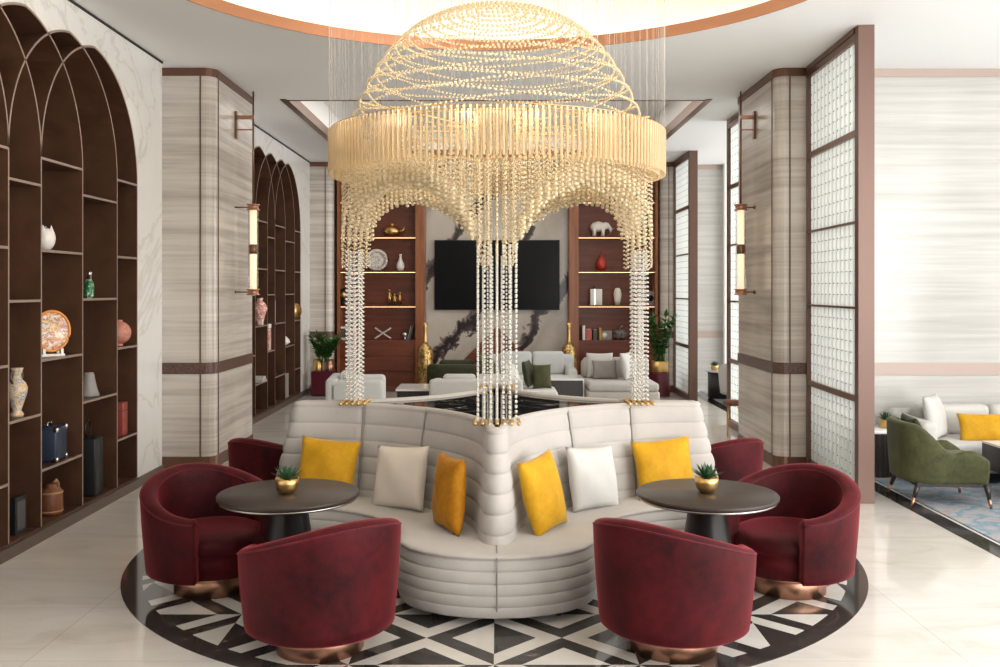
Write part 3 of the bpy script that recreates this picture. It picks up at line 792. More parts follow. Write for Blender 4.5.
# rods
rm = MB(); rm.lathe([(.0070,-.155),(.0088,-.15),(.0088,.15),(.0070,.155)], 6, smooth=False)
rods = []
NR = 190
for row, (r_, zc) in enumerate(((DR,2.876),(DR-.045,2.862))):
    for k in range(NR):
        a = 2*math.pi*(k+.5*row)/NR
        rods.append((r_*math.sin(a), -r_*math.cos(a), zc))
rods.sort(key=lambda p: p[1])
proto = rm.build('crystal_rod', M['rod'], ch, rods[0])
for p in rods[1:100]:
    o = proto.copy(); COL.objects.link(o); o.parent = ch; o.location = p
rest = MB()
for p in rods[100:]: rest.lathe([(.0070,-.155),(.0088,-.15),(.0088,.15),(.0070,.155)], 6, p, smooth=False)
rest.build('crystal_rod_ring', M['rod'], ch)['kind'] = 'stuff'
# frame rings
m2 = MB()
for r_, z in ((DR,3.033),(DR-.045,3.02),(1.08,3.02)):
    m2.tube([(r_*math.cos(2*math.pi*k/72), r_*math.sin(2*math.pi*k/72), z) for k in range(72)], .003, 6, closed=True)
for k in range(8):
    a = 2*math.pi*k/8+.2; m2.tube([(.2*math.cos(a),.2*math.sin(a),3.05),(DR*math.cos(a),DR*math.sin(a),3.05)], .006, 6)
m2.build('frame_ring', M['gold'], ch)
# dome of beaded garlands
def dome_r(t): return 1.08*math.sqrt(max(0,1-t*t))*(1-.07*math.sin(math.pi*t))
for i in range(22):
    be = 3+i*3.95; amp = 2.6*max(0,1-be/62)
    rr = dome_r(math.sin(R(be))); nb = max(6, int(2*math.pi*rr/.035)); pts = []
    for k in range(nb):
        a = 2*math.pi*k/nb; t = math.sin(R(be+amp*math.sin(4*a+(math.pi if i % 2 else 0)+.4)))
        r2 = dome_r(t); pts.append((r2*math.cos(a), r2*math.sin(a), 3.06+.905*t, .0108 if be < 45 else .0125))
    beads('dome_bead_garland', pts, M['bead'], ch)
# bead curtains and columns
def rho(phi): return 1.05-.14*math.sin(2*phi)**2
dense = [2*math.pi*i/4000 for i in range(4001)]
cum = [0]
for i in range(4000):
    a, b = dense[i], dense[i+1]
    cum.append(cum[-1]+math.hypot(rho(b)*math.sin(b)-rho(a)*math.sin(a), rho(b)*math.cos(b)-rho(a)*math.cos(a)))
PER = cum[-1]; QP = PER/4
colpts = [[] for _ in range(4)]; curt = [[] for _ in range(4)]; big = [[] for _ in range(4)]
NS = 4*30; j = 0
LEGW = .13
for q in range(NS):
    s = PER*q/NS
    while cum[j+1] < s: j += 1
    phi = dense[j]
    sd = s % QP; dleg = min(sd, QP-sd)
    leg = int(round(s/QP)) % 4; bay = int(s//QP) % 4
    for row in range(5):
        off = (row-2)*.043
        x, y = (rho(phi)+off)*math.sin(phi), -(rho(phi)+off)*math.cos(phi)
        if dleg <= LEGW: zb = 2.05
        else:
            u = min(1,(dleg-LEGW)/(QP/2-LEGW)); zb = 2.06+.51*math.sqrt(max(0,1-(1-u)**2)) + .05*abs(row-2)*.5
        z = 2.98-rnd.uniform(0,.03)
        if row in (1,3) and dleg > LEGW: z = zb+rnd.uniform(.10,.20)
        while z > zb:
            lowc = z-zb < .12 and dleg > LEGW
            curt[bay].append((x+rnd.uniform(-.002,.002),y,z,.0165 if lowc else .0088))
            z -= .031
for k in range(4):
    ca, sa = math.cos(k*math.pi/2), math.sin(k*math.pi/2)
    for i in range(7):
        for jj in range(4):
            lx, ly = (i-3)*.040, -1.05+(jj-1.5)*.030
            z = 2.16+rnd.uniform(0,.02)
            while z > 1.075:
                colpts[k].append((lx*ca-ly*sa, lx*sa+ly*ca, z, .0094)); z -= .0315
for k in range(4):
    beads('bead_column', colpts[k], M['beadc'], ch)
    beads('bead_curtain', curt[k], M['bead'], ch)['kind'] = 'stuff'
    a = k*math.pi/2; m2 = MB()
    cx, cy = 1.05*math.sin(a), -1.05*math.cos(a)
    pts = [(cx+.045*i*math.cos(a)-.043*jj*-math.sin(a), cy+.045*i*math.sin(a)-.043*jj*math.cos(a), 1.066, .0145) for i in range(-3,4) for jj in range(-2,3)]
    beads('column_tassel', pts, M['gold'], ch)['kind'] = 'stuff'
# inner strands between columns and drum (fan)
pts = []
for k in range(150):
    a = rnd.uniform(0,2*math.pi); r_ = rnd.uniform(.55,1.15)
    z = 2.95
    zb = 2.62+.04*math.sin(4*a)
    while z > zb: pts.append((r_*math.cos(a), r_*math.sin(a), z, .009)); z -= .036
beads('inner_bead_fringe', pts, M['bead'], ch)['kind'] = 'stuff'
# suspension wires
m2 = MB()
for k in range(150):
    a = 2*math.pi*k/150*7+.1; r_ = DR if k % 2 else rnd.uniform(.3,1.05)
    x, y = r_*math.cos(a), r_*math.sin(a)
    z0 = 3.05 if k % 2 else 3.06+.905*math.sqrt(max(0,1-(r_/1.08)**2))
    m2.tube([(x,y,z0),(x,y,CEIL+.69)], .0013, 4)
o = m2.build('suspension_wire', M['wire'], ch); o['kind'] = 'stuff'
m2 = MB(); m2.lathe([(0,CEIL+.60),(1.3,CEIL+.60),(1.3,CEIL+.69),(0,CEIL+.69)], 48); m2.build('ceiling_canopy', M['gold'], ch)


# ------------------------------------------------------------------ things on the left bookcases
def lathe_thing(name, label, cat, prof, m, loc, n=28, extra=None, group=None, smooth=True):
    root = thing(name, label, cat, loc, 0, group)
    m2 = MB(); m2.lathe(prof, n, smooth=smooth); m2.build('body', m, root)
    if extra: extra(root)
    return root
def vase_prof(h, pts): return [(r_, z*h) for r_, z in pts]
IX = -3.60
# broken-rim egg
m2 = MB(); N = 32; vs = []; fs = []
for i in range(13):
    t = i/12; a = -90+R(0)+145*t
    for k in range(N):
        g = 2*math.pi*k/N; jag = (.012*math.sin(7*g)+.014*math.sin(4*g+1)) if i >= 11 else 0
        vs.append((.075*math.cos(R(a))*math.cos(g), .075*math.cos(R(a))*math.sin(g), .10+.10*math.sin(R(a))+jag*(1 if i==12 else .5)))
for i in range(12):
    for k in range(N): fs.append((i*N+k,i*N+(k+1)%N,(i+1)*N+(k+1)%N,(i+1)*N+k))
m2.add(vs, fs, 0, True)
o = m2.build('egg_vase', M['ivory']); o.location = (-3.57,7.43,2.2); tag(o, 'white egg-shaped vase with a jagged rim on the near arched bookcase', 'vase')
def gb(root):
    m2 = MB(); m2.lathe([(.018,.165),(.022,.168),(.022,.20),(.026,.203),(.026,.23),(0,.232)], 16); m2.build('stopper', M['silver'], root)
lathe_thing('glass_bottle', 'small green swirl glass bottle with pale stopper on the near arched bookcase', 'bottle', [(.0,0),(.038,.0),(.042,.02),(.042,.11),(.03,.15),(.019,.168),(0,.168)], M['greenglass'], (-3.585,8.26,1.82), extra=gb)
root = thing('display_plate', 'painted oval plate with orange rim on a small stand, near arched bookcase', 'plate', (-3.56,7.50,1.365), R(48))
m2 = MB()
m2.lathe([(0,.01),(.09,.008),(.142,-.016),(.14,-.02),(.09,.0),(0,.002)], 40, (0,0,.20), axis='Y', sy=1.12); m2.build('plate_face', M['paint'], root)
m2 = MB(); m2.tube([(.142*math.cos(2*math.pi*k/40),-.016,.20+1.12*.142*math.sin(2*math.pi*k/40)) for k in range(40)], .011, 8, closed=True); m2.build('rim', M['orange_rim'], root)
m2 = MB(); m2.box(-.09,.09,-.05,.06,0,.018); m2.box(-.08,-.06,-.05,-.03,.018,.06); m2.box(.06,.08,-.05,-.03,.018,.06); m2.box(-.08,-.06,.03,.045,.018,.16); m2.box(.06,.08,.03,.045,.018,.16); m2.build('plate_stand', M['ivory'], root)
lathe_thing('moon_vase', 'round pink terracotta moon vase on the near arched bookcase', 'vase', [(0,0),(.035,0),(.035,.015),(.03,.02)]+[(.108*math.cos(R(a)), .125+.108*math.sin(R(a))) for a in range(-70,75,12)]+[(.028,.232),(.034,.245),(.024,.245),(.02,.235)], M['pink'], (-3.55,8.83,1.365))
def amph(root):
    for s in (-1,1):
        m2 = MB(); m2.tube([(0,s*.035,.335),(0,s*.075,.33),(0,s*.085,.29),(0,s*.055,.245)], .008, 8); m2.build('handle', M['slate'], root)
lathe_thing('painted_amphora', 'painted two-handled amphora vase on the near arched bookcase', 'vase', [(0,0),(.045,0),(.048,.02),(.03,.045),(.045,.09),(.07,.17),(.074,.215),(.06,.25),(.034,.275),(.03,.31),(.042,.345),(.046,.36),(.03,.36)], M['paint2'], (-3.54,6.93,.96), extra=amph)
lathe_thing('stone_bell', 'grey stoneware bell on the near arched bookcase', 'bell', [(0,0),(.085,0),(.088,.012),(.072,.05),(.055,.12),(.045,.18),(.038,.205),(0,.21)], M['greyc'], (-3.585,8.26,.96))
root = thing('leather_case', 'navy blue box case with metal corners on the near arched bookcase', 'box', (-3.585,7.53,.53), R(8))
m2 = MB(); m2.rbox(-.10,.10,-.13,.13,0,.27,.025); m2.build('body', M['navy'], root)
for x in (-.085,.085):
    for y in (-.115,.115):
        for z in (.0,.235):
            m2 = MB(); m2.rbox(x-.022,x+.022,y-.022,y+.022,z,z+.04,.01,2); m2.build('corner_guard', M['silver'], root)
m2 = MB(); m2.tube([(.0,-.05,.27),(0,-.045,.30),(0,.045,.30),(0,.05,.27)], .008, 8); m2.build('handle', M['silver'], root)
root = thing('bottle_case', 'tall black case with ring handle standing at the bottom of the near arched bookcase', 'box', (-3.585,8.24,.10), R(6))
m2 = MB(); m2.rbox(-.10,.10,-.11,.11,0,.50,.015); m2.build('body', M['blackbox'], root)
m2 = MB(); m2.tube([(0,.075*math.cos(R(a)),.50+.075+.075*math.sin(R(a))) for a in range(-80,261,20)], .007, 8); m2.build('handle', M['blackm'], root)
root = thing('lacquer_box', 'upright red lacquer box on the near arched bookcase', 'box', (-3.55,8.80,.53), R(5))
m2 = MB(); m2.rbox(-.07,.07,-.075,.075,0,.31,.008); m2.build('body', M['redbox'], root)
m2 = MB(); m2.box(-.072,.072,-.077,.077,.235,.239); m2.build('lid_seam', M['seam'], root)
root = thing('wicker_jug', 'brown wicker jug with tan strap handle at the bottom of the near arched bookcase', 'jug', (-3.57,7.52,.10))
m2 = MB(); m2.lathe([(0,0),(.085,0),(.092,.02),(.09,.17),(.075,.205),(.045,.22),(.045,.245),(.03,.245)], 28); m2.build('body', M['brownj'], root)
m2 = MB(); m2.tube([(0,.04,.235),(.0,.09,.255),(.0,.125,.22),(.0,.13,.15),(0,.095,.08)], .013, 8); m2.build('handle', M['tan'], root)
for z in (.03,.175):
    m2 = MB(); m2.lathe([(.091,z-.008),(.095,z),(.091,z+.008)], 28); m2.build('band', M['tan'], root)
root = thing('photo_stand', 'slim dark frame standing at the bottom left of the near arched bookcase', 'frame', (-3.53,6.93,.10), R(-4))
m2 = MB(); m2.box(-.02,.02,-.07,.07,0,.27); m2.build('frame_body', M['blackbox'], root)
m2 = MB(); m2.box(.02,.024,-.05,.05,.03,.24); m2.build('picture', M['slate'], root)
# far bookcase
lathe_thing('patterned_vase', 'tall red and white patterned vase on the far arched bookcase, behind the lamp', 'vase', [(0,0),(.06,0),(.05,.03),(.07,.12),(.11,.24),(.09,.31),(.04,.36),(.05,.40),(.03,.40)], M['paint3'], (-3.52,13.95,1.365))
root = thing('patterned_box', 'narrow upright red and white patterned box on the far arched bookcase', 'box', (-3.53,14.42,.96))
m2 = MB(); m2.rbox(-.05,.05,-.07,.07,0,.40,.008); m2.build('body', M['paint3'], root); m2 = MB(); m2.rbox(-.054,.054,-.074,.074,.34,.405,.008); m2.build('lid', M['ivory'], root)
root = thing('pale_slab', 'thin pale upright slab on the far arched bookcase', 'ornament', (-3.50,14.68,1.365))
m2 = MB(); m2.rbox(-.03,.03,-.05,.05,0,.36,.006); m2.build('slab_body', M['sofa2'], root); m2 = MB(); m2.box(-.06,.06,-.07,.07,0,.012); m2.build('foot', M['blackm'], root)
root = thing('gold_disc', 'gold half disc ornament on the far arched bookcase', 'ornament', (-3.485,16.27,1.365), R(-35))
m2 = MB(); m2.lathe([(0,-.02),(.13,-.012),(.14,0),(.13,.012),(0,.02)], 32, (0,0,.15), axis='X'); m2.build('disc', M['gold'], root); m2 = MB(); m2.box(-.04,.04,-.06,.06,0,.02); m2.build('foot', M['blackm'], root)
root = thing('white_shell', 'white shell ornament on the far arched bookcase', 'ornament', (-3.53,15.50,.96))
m2 = MB(); m2.lathe([(0,0),(.03,0),(.12,.06),(.10,.11),(.04,.17),(0,.19)], 24); m2.build('shell_body', M['ivory'], root)
for i, (nm, lb, m_, z) in enumerate((('book','lower of two pale books lying on the far arched bookcase','white_f',.53),('book','upper of two pale books lying on the far arched bookcase','ivory',.568))):
    root = thing(nm, lb, 'book', (-3.55,13.9,z), R(5*i), 'pale books on the far bookcase')
    m2 = MB(); m2.box(-.10,.10,-.14,.14,.004,.032); m2.build('pages', M['ivory'], root)
    m2 = MB(); m2.box(-.104,.108,-.145,.145,0,.004); m2.box(-.104,.108,-.145,.145,.032,.036); m2.box(.104,.108,-.145,.145,0,.036); m2.build('cover', M[m_], root)
root = thing('grey_book', 'large grey book standing at the bottom of the far arched bookcase', 'book', (-3.52,15.55,.10), R(-12))
m2 = MB(); m2.box(-.03,.03,-.11,.11,0,.40); m2.build('cover', M['greyp'], root); m2 = MB(); m2.box(-.024,.024,-.105,.114,.004,.396); m2.build('pages', M['ivory'], root)

M['relief'] = m_spots('relief_ceramic', (.72,.69,.63), (.42,.40,.36), 22, .52)
# ------------------------------------------------------------------ back wall
BY = 17.42
def back_bookcase(label, x0, x1):
    root = thing('mahogany_bookcase', label, 'bookcase', ((x0+x1)/2, BY, 0)); w = (x1-x0)/2; D = .37
    zs = [.95,1.60,2.24,2.88,3.53]
    m2 = MB(); m2.box(-w,w,D-.02,D,0,CEIL); m2.build('back_panel', M['mahog'], root)
    for s in (-1,1):
        m2 = MB(); a = s*w; b = s*(w-.17) if (s > 0) == (x0 < 0) else s*(w-.05)
        m2.box(min(a,b),max(a,b),-.03,D,0,CEIL); m2.build('upright', M['mahogv'], root)
    m2 = MB(); m2.box(-w,w,0,D,CEIL-.1,CEIL); m2.build('head_rail', M['mahogv'], root)
    for z in zs:
        m2 = MB(); m2.box(-w+.04,w-.04,.0,D-.02,z-.03,z); sh = m2.build('shelf', M['mahog'], root)
        if z > 1:
            m2 = MB(); m2.box(-w+.06,w-.06,.02,.035,z-.036,z-.030); m2.build('light_strip', M['led'], sh)
    for i in range(3):
        m2 = MB(); z0 = .10+.28*i; m2.box(-w+.05,w-.05,.005,.03,z0,z0+.272); m2.build('drawer_front', M['mahog'], root)
    m2 = MB(); m2.box(-w+.04,w-.04,.02,D,0,.10); m2.build('kick_plate', M['bronze'], root)
    return root
back_bookcase('tall red mahogany bookcase left of the television', -2.96, -1.34)
back_bookcase('tall red mahogany bookcase right of the television', 1.34, 2.98)
def onb(px, z, y=BY+.15): return Vector(((px-VX)/FPX*y, y, z))
SH = [.95,1.60,2.24,2.88,3.53]
# left case
root = thing('gold_teapot', 'round gold pot on the second shelf of the left mahogany bookcase', 'pot', onb(392,SH[3]))
m2 = MB(); m2.lathe([(0,0),(.07,0),(.15,.05),(.17,.10),(.14,.16),(.08,.19),(0,.20)], 28); m2.build('body', M['gold'], root)
m2 = MB(); m2.lathe([(0,.19),(.03,.20),(.035,.23),(0,.25)], 16); m2.build('lid_knob', M['gold'], root)
m2 = MB(); m2.tube([(.15,0,.08),(.21,0,.12),(.24,0,.18)], [.03,.02,.015], 8); m2.build('spout', M['gold'], root)
root = thing('white_plate', 'white plate with relief rim leaning in the left mahogany bookcase', 'plate', onb(376.5,SH[2]))
m2 = MB(); m2.lathe([(0,.022),(.12,.02),(.205,-.006),(.2,-.016),(.15,-.002),(.142,.004),(.10,.006),(.06,.0),(.03,.006),(0,.004)], 40, (0,.04,.205), axis='Y'); m2.build('plate_face', M['relief'], root)
m2 = MB(); m2.tube([(.15*math.cos(2*math.pi*k/40),.037,.205+.15*math.sin(2*math.pi*k/40)) for k in range(40)], .005, 6, closed=True); m2.build('rim_ring', M['greyc'], root)
m2 = MB(); m2.box(-.08,.08,-.02,.10,0,.012); m2.build('plate_stand', M['blackm'], root)
lathe_thing('ivory_vase', 'slender ivory vase beside the white plate, left mahogany bookcase', 'vase', [(0,0),(.05,0),(.075,.06),(.07,.13),(.035,.2),(.022,.25),(.022,.29),(.03,.31),(.015,.31)], M['ivory'], onb(400.5,SH[2]))
root = thing('dark_figurine', 'dark ornament with a gold dial at the left end of the left mahogany bookcase', 'ornament', onb(344,SH[1]))
m2 = MB(); m2.lathe([(0,0),(.09,0),(.08,.03),(.10,.1),(.11,.2),(.08,.28),(.04,.31),(0,.32)], 20); m2.build('body', M['blackm'], root)
m2 = MB(); m2.lathe([(0,-.02),(.05,-.02),(.05,.0),(0,0)], 20, (.0,-.09,.19), axis='Y'); m2.build('dial', M['gold'], root)
for i, (px, hh, lb) in enumerate(((389.5,.30,'tallest of three small gold figures on the left mahogany bookcase'),(394.5,.22,'middle of three small gold figures, bent pose, left mahogany bookcase'),(400,.25,'rightmost of three small gold figures on the left mahogany bookcase'))):
    root = thing('gold_figure', lb, 'figurine', onb(px,SH[1]), 0, 'small gold figures')
    m2 = MB(); m2.box(-.045,.045,-.04,.04,0,.015); m2.build('base', M['blackm'], root)
    m2 = MB(); m2.tube([(-.025,0,.015),(-.01,0,hh*.45),(0,0,hh*.8)], [.012,.016,.022], 8); m2.tube([(.025,0,.015),(.01,0,hh*.45),(0,0,hh*.6)], [.012,.016,.018], 8)
    m2.tube([(-.05,0,hh*(.55+.3*(i!=1))),(0,0,hh*.75),(.05,0,hh*.5)], .009, 6); m2.lathe([(0,hh*.82),(.022,hh*.87),(.022,hh*.94),(0,hh)], 12); m2.build('figure_body', M['gold'], root)
root = thing('picture_frame', 'small white picture frame behind the left bead column', 'frame', onb(343,SH[0]))
m2 = MB(); m2.box(-.09,.09,0,.02,0,.25); m2.build('frame_body', M['ivory'], root); m2 = MB(); m2.box(-.06,.06,-.004,0,.04,.21); m2.build('picture', M['slate'], root)
lathe_thing('orange_vase', 'round coral vase behind the left bead column', 'vase', [(0,0),(.05,0),(.11,.08),(.12,.14),(.08,.21),(.03,.25),(.035,.27),(.02,.27)], M['red'], onb(353,SH[0]))
root = thing('crossed_ornament', 'silver crossed bar ornament on the left mahogany bookcase', 'ornament', onb(383,SH[0]))
for s in (-1,1):
    m2 = MB(); m2.cbox((0,.012*s,.125), (.36,.02,.03), 0, Matrix.Rotation(s*R(33),3,'Y')); m2.build('bar', M['silver'], root)
root = thing('glass_ornament', 'small silver ornament right of the crossed bars', 'ornament', onb(405,SH[0]))
m2 = MB(); m2.lathe([(0,0),(.05,0),(.02,.03),(.05,.08),(.06,.12),(0,.15)], 16); m2.build('body', M['silver'], root)
root = thing('leaning_book', 'dark book with pale spine leaning at the right end of the left mahogany bookcase', 'book', onb(411,SH[0]))
m2 = MB(); m2.cbox((0,0,.135), (.05,.2,.27), 0, Matrix.Rotation(R(14),3,'Y')); m2.build('cover', M['slate'], root)
m2 = MB(); m2.cbox((-.026,-.03,.135), (.006,.2,.26), 0, Matrix.Rotation(R(14),3,'Y')); m2.build('spine_edge', M['silver'], root)
# right case
root = thing('elephant_figurine', 'white elephant figurine on the right mahogany bookcase', 'figurine', onb(600,SH[3]))
bm_v = [((-.12,0,.17),.085),((-.03,0,.19),.10),((.06,0,.18),.085),((.14,0,.20),.06),((.19,0,.15),.032),((.20,0,.09),.02),((.18,0,.05),.014)]
m2 = MB()
def blob_chain(mb, chain, n=12):
    pts = []; rr = []
    p0, r0 = chain[0]; p1, r1 = chain[-1]
    mb.tube([Vector(p0)-(Vector(chain[1][0])-Vector(p0)).normalized()*r0*.7]+[c[0] for c in chain], [r0*.45]+[c[1] for c in chain], n)
blob_chain(m2, bm_v)
for x in (-.11,.05):
    for y in (-.045,.045): m2.tube([(x,y,.15),(x+.005,y,.07),(x,y,0)], [.042,.032,.034], 10)
m2.build('body', M['ivory'], root)
for s in (-1,1):
    m2 = MB(); m2.lathe([(0,0),(.05,.004),(.055,.01),(0,.012)], 16, (.10,s*.065,.20), axis='Y', sy=1.2); m2.build('ear', M['ivory'], root)
    m2 = MB(); m2.tube([(.17,s*.03,.15),(.22,s*.035,.13),(.25,s*.035,.15)], [.01,.008,.003], 6); m2.build('tusk', M['ivory'], root)
root = thing('red_vase', 'red onion-shaped vase with a curling neck on the right mahogany bookcase', 'vase', onb(601.5,SH[2]))
m2 = MB(); m2.lathe([(0,0),(.05,0),(.085,.05),(.095,.12),(.075,.2),(.035,.25),(.02,.28)], 24); m2.build('body', M['red'], root)
m2 = MB(); m2.tube([(0,0,.26),(-.005,0,.30),(.01,0,.34),(.03,0,.38)], [.02,.016,.014,.008], 8); m2.build('neck', M['red'], root)
root = thing('silver_box', 'tall white and silver box on the right mahogany bookcase', 'box', onb(596,SH[1]))
m2 = MB(); m2.rbox(-.11,.11,-.06,.06,0,.30,.008); m2.build('body', M['ivory'], root); m2 = MB(); m2.box(-.04,-.02,-.064,-.06,.0,.30); m2.build('edge_band', M['silver'], root)
m2 = MB(); m2.lathe([(0,.30),(.02,.30),(.025,.34),(0,.35)], 12, (-.04,0,0)); m2.build('knob', M['blackm'], root)
lathe_thing('stone_vase', 'pale tapered stone vase on the right mahogany bookcase', 'vase', [(0,0),(.04,0),(.06,.08),(.075,.2),(.06,.28),(.035,.32),(.03,.32)], M['ivory'], onb(617.5,SH[1]))
root = thing('square_ornament', 'dark framed square ornament with black disc, right end of the right mahogany bookcase', 'ornament', onb(650,SH[1]))
m2 = MB(); m2.box(-.12,.12,0,.04,0,.26); m2.build('frame_body', M['greyc'], root); m2 = MB(); m2.lathe([(0,-.01),(.06,-.01),(.06,0),(0,0)], 24, (0,0,.13), axis='Y'); m2.build('disc', M['blackm'], root)
xb = [(583.5,.05,.27,'ivory','tall cream book at the left of the row, right mahogany bookcase'),(588.5,.10,.20,'red','thick red book in the row, right mahogany bookcase'),(594.8,.07,.19,'slate','dark slate book in the row, right mahogany bookcase'),(600,.04,.22,'yellowb','narrow yellow book in the row, right mahogany bookcase')]
for px, w, h, m_, lb in xb:
    root = thing('book', lb, 'book', onb(px,SH[0]), 0, 'books on the right mahogany bookcase')
    m2 = MB(); m2.box(-w/2,w/2,-.08,.08,0,h); m2.build('cover', M[m_], root)
    m2 = MB(); m2.box(-w/2+.006,w/2-.006,-.076,.084,.004,h+.002); m2.build('pages', M['ivory'], root)
root = thing('disc_box', 'grey box with a round white disc on the right mahogany bookcase', 'clock', onb(606.5,SH[0]))  # plain box with a pale disc, no clock face made out
m2 = MB(); m2.rbox(-.10,.10,-.05,.05,0,.17,.01); m2.build('body', M['greyc'], root); m2 = MB(); m2.lathe([(0,-.012),(.05,-.012),(.05,0),(0,0)], 24, (-.04,-.05,.085), axis='Y'); m2.build('disc', M['ivory'], root)
def knob(root):
    m2 = MB(); m2.tube([(0,0,.19),(.01,0,.24),(.05,0,.27)], [.03,.015,.008], 8); m2.build('stem', M['greyc'], root)
lathe_thing('carved_pot', 'round carved grey pot with a curled stem, right mahogany bookcase', 'pot', [(0,0),(.07,0),(.12,.05),(.13,.10),(.11,.16),(.05,.2),(0,.2)], m_spots('carved_grey', (.25,.22,.2), (.05,.04,.04), 28), onb(620,SH[0]), extra=knob)
# television and wood wedge
root = thing('television', 'large black television on the dark veined marble wall', 'television', (0,17.8,0))
z1, z0 = CAMH+(HY-240)/FPX*17.72, CAMH+(HY-310)/FPX*17.72
m2 = MB(); m2.rbox(-1.18,1.18,-.08,-.02,z0,z1,.008,2); m2.build('casing', M['blackm'], root)
m2 = MB(); m2.box(-1.165,1.165,-.084,-.079,z0+.02,z1-.015); m2.build('screen', M['tv'], root)
m2 = MB(); m2.box(-.4,.4,-.02,0,z0+.3,z1-.3); m2.build('wall_bracket', M['blackm'], root)
o = MB().prism([(-1.19,0),(1.19,0),(0,1.20)], 0, .05).build('wall_wedge', M['mahog']); o.rotation_euler = (R(90),0,0); o.location = (0,17.8,0)
tag(o, 'triangular red wood panel low on the marble wall, behind the central bead column', 'panel')

# ------------------------------------------------------------------ background lounge
def lounge_sofa(name, label, cat, loc, rz, w, d, fab, seat_h=.40, back_h=.74, arm=True, ncush=2, ah=.55):
    root = thing(name, label, cat, loc, rz)        # faces -Y
    m2 = MB(); m2.rbox(-w/2,w/2,-d/2,d/2,.10,.27,.04); m2.build('base', fab, root)
    cw = (w-(.36 if arm else .02))/ncush; x0 = -w/2+(.18 if arm else .01)
    for i in range(ncush):
        m2 = MB(); m2.rbox(x0+cw*i+.004,x0+cw*(i+1)-.004,-d/2-.01,d/2-.2,.265,seat_h,.045); m2.build('seat_cushion', fab, root)
        m2 = MB(); m2.rbox(x0+cw*i+.006,x0+cw*(i+1)-.006,d/2-.33,d/2-.15,seat_h-.01,back_h,.06,4); m2.build('back_cushion', fab, root)
    m2 = MB(); m2.rbox(-w/2,w/2,d/2-.16,d/2,.10,back_h-.06,.05); m2.build('back_frame', fab, root)
    if arm:
        for s in (-1,1):
            m2 = MB(); a = s*w/2; b = s*(w/2-.17); m2.rbox(min(a,b),max(a,b),-d/2,d/2-.02,.10,ah,.06,4); m2.build('arm', fab, root)
    for sx in (-1,1):
        for sy in (-1,1):
            m2 = MB(); m2.lathe([(.018,0),(.024,.11)], 10, (sx*(w/2-.08),sy*(d/2-.08),0)); m2.build('leg', M['blackm'], root)
    return root
lounge_sofa('lounge_armchair', 'pale grey armchair behind the left bead column', 'armchair', (-1.88,12.6,0), R(95), .9,.75, M['sofa2'], back_h=.80, ncush=1, ah=.72)
cushion('white cushion on the pale grey armchair at far left', M['white_f'], (-1.90,12.5,.405), R(95), R(-16), .42,.40,.14, seed=11)
lounge_sofa('lounge_sofa', 'white sofa with its back to us behind the centre of the round sofa', 'sofa', (-.30,13.9,0), R(180), 1.35,.85, M['white_f'], back_h=.66)
lounge_sofa('lounge_sofa', 'white two-cushion sofa against the marble wall under the television', 'sofa', (.62,16.4,0), 0, 1.5,.9, M['sofa2'], back_h=.80)
lounge_sofa('chaise_sofa', 'pale chaise sofa in front of the right mahogany bookcase', 'sofa', (2.02,15.6,0), R(0), 1.15,1.3, M['sofa'], back_h=.74, arm=False, ncush=1)
cushion('white square cushion at the back of the pale chaise', M['white_f'], (1.74,15.83,.40), 0, R(-18), .46,.44,.15, seed=12)
cushion('small grey cushion on the pale chaise', M['greyp'], (1.80,15.63,.40), R(4), R(-20), .42,.33,.13, seed=13)
cushion('white cushion standing sideways at the right of the pale chaise', M['white_f'], (2.22,15.6,.40), R(62), R(-12), .50,.46,.17, seed=14)
lounge_sofa('olive_armchair', 'dark olive armchair in front of the left gold vase', 'armchair', (-.66,15.6,0), R(180), .95,.85, M['dolive'], back_h=.74, ncush=1, ah=.60)
cushion('dark olive cushion leaning right of the olive armchair', M['dolive'], (-.18,15.5,.38), R(70), R(-12), .48,.46,.15, seed=15)
cushion('lighter olive cushion right of the olive armchair', M['olive'], (-.06,15.35,.40), R(62), R(-22), .46,.46,.14, seed=16)
cushion('round-looking white cushion behind the central bead column', M['white_f'], (.27,14.1,.36), R(70), R(-14), .42,.42,.2, seed=19)
cushion('dark olive cushion of the pair in front of the white marble table', M['dolive'], (.53,14.6,.38), R(75), R(-12), .42,.42,.15, seed=17)
cushion('light olive cushion of the pair in front of the white marble table', M['olive'], (.70,14.5,.36), R(12), R(-8), .30,.38,.15, seed=18)
root = thing('low_bench', 'low white bench seat under the olive cushions', 'bench', (.50,14.5,0))
m2 = MB(); m2.rbox(-.42,.42,-.4,.4,.10,.36,.05); m2.build('seat', M['white_f'], root)
for sx in (-1,1):
    for sy in (-1,1):
        m2 = MB(); m2.lathe([(.02,0),(.025,.11)], 10, (sx*.34,sy*.32,0)); m2.build('leg', M['blackm'], root)
def low_table(label, x0, x1, y0, y1, z, name='low_table'):
    root = thing(name, label, 'table', ((x0+x1)/2,(y0+y1)/2,0)); w, d = (x1-x0)/2, (y1-y0)/2
    m2 = MB(); m2.box(-w,w,-d,d,z-.03,z); m2.build('marble_top', M['wtop'], root)
    m2 = MB(); m2.box(-w+.02,w-.02,-d+.02,d-.02,.07,z-.03); m2.build('cabinet_body', M['dwood'], root)
    m2 = MB(); m2.box(w-.02,w,-d,d,0,z-.03); m2.build('side_panel', M['wtop'], root)
    m2 = MB(); m2.box(-w+.08,w-.08,-d+.08,d-.08,0,.07); m2.build('plinth', M['blackm'], root)
    return root
low_table('dark low table with white marble top, left of the white lounge sofa', -1.50,-.80, 13.9,14.7,.42)
low_table('dark low table with white marble top and side, left of the pale chaise', .85,1.42, 15.3,16.0,.44)
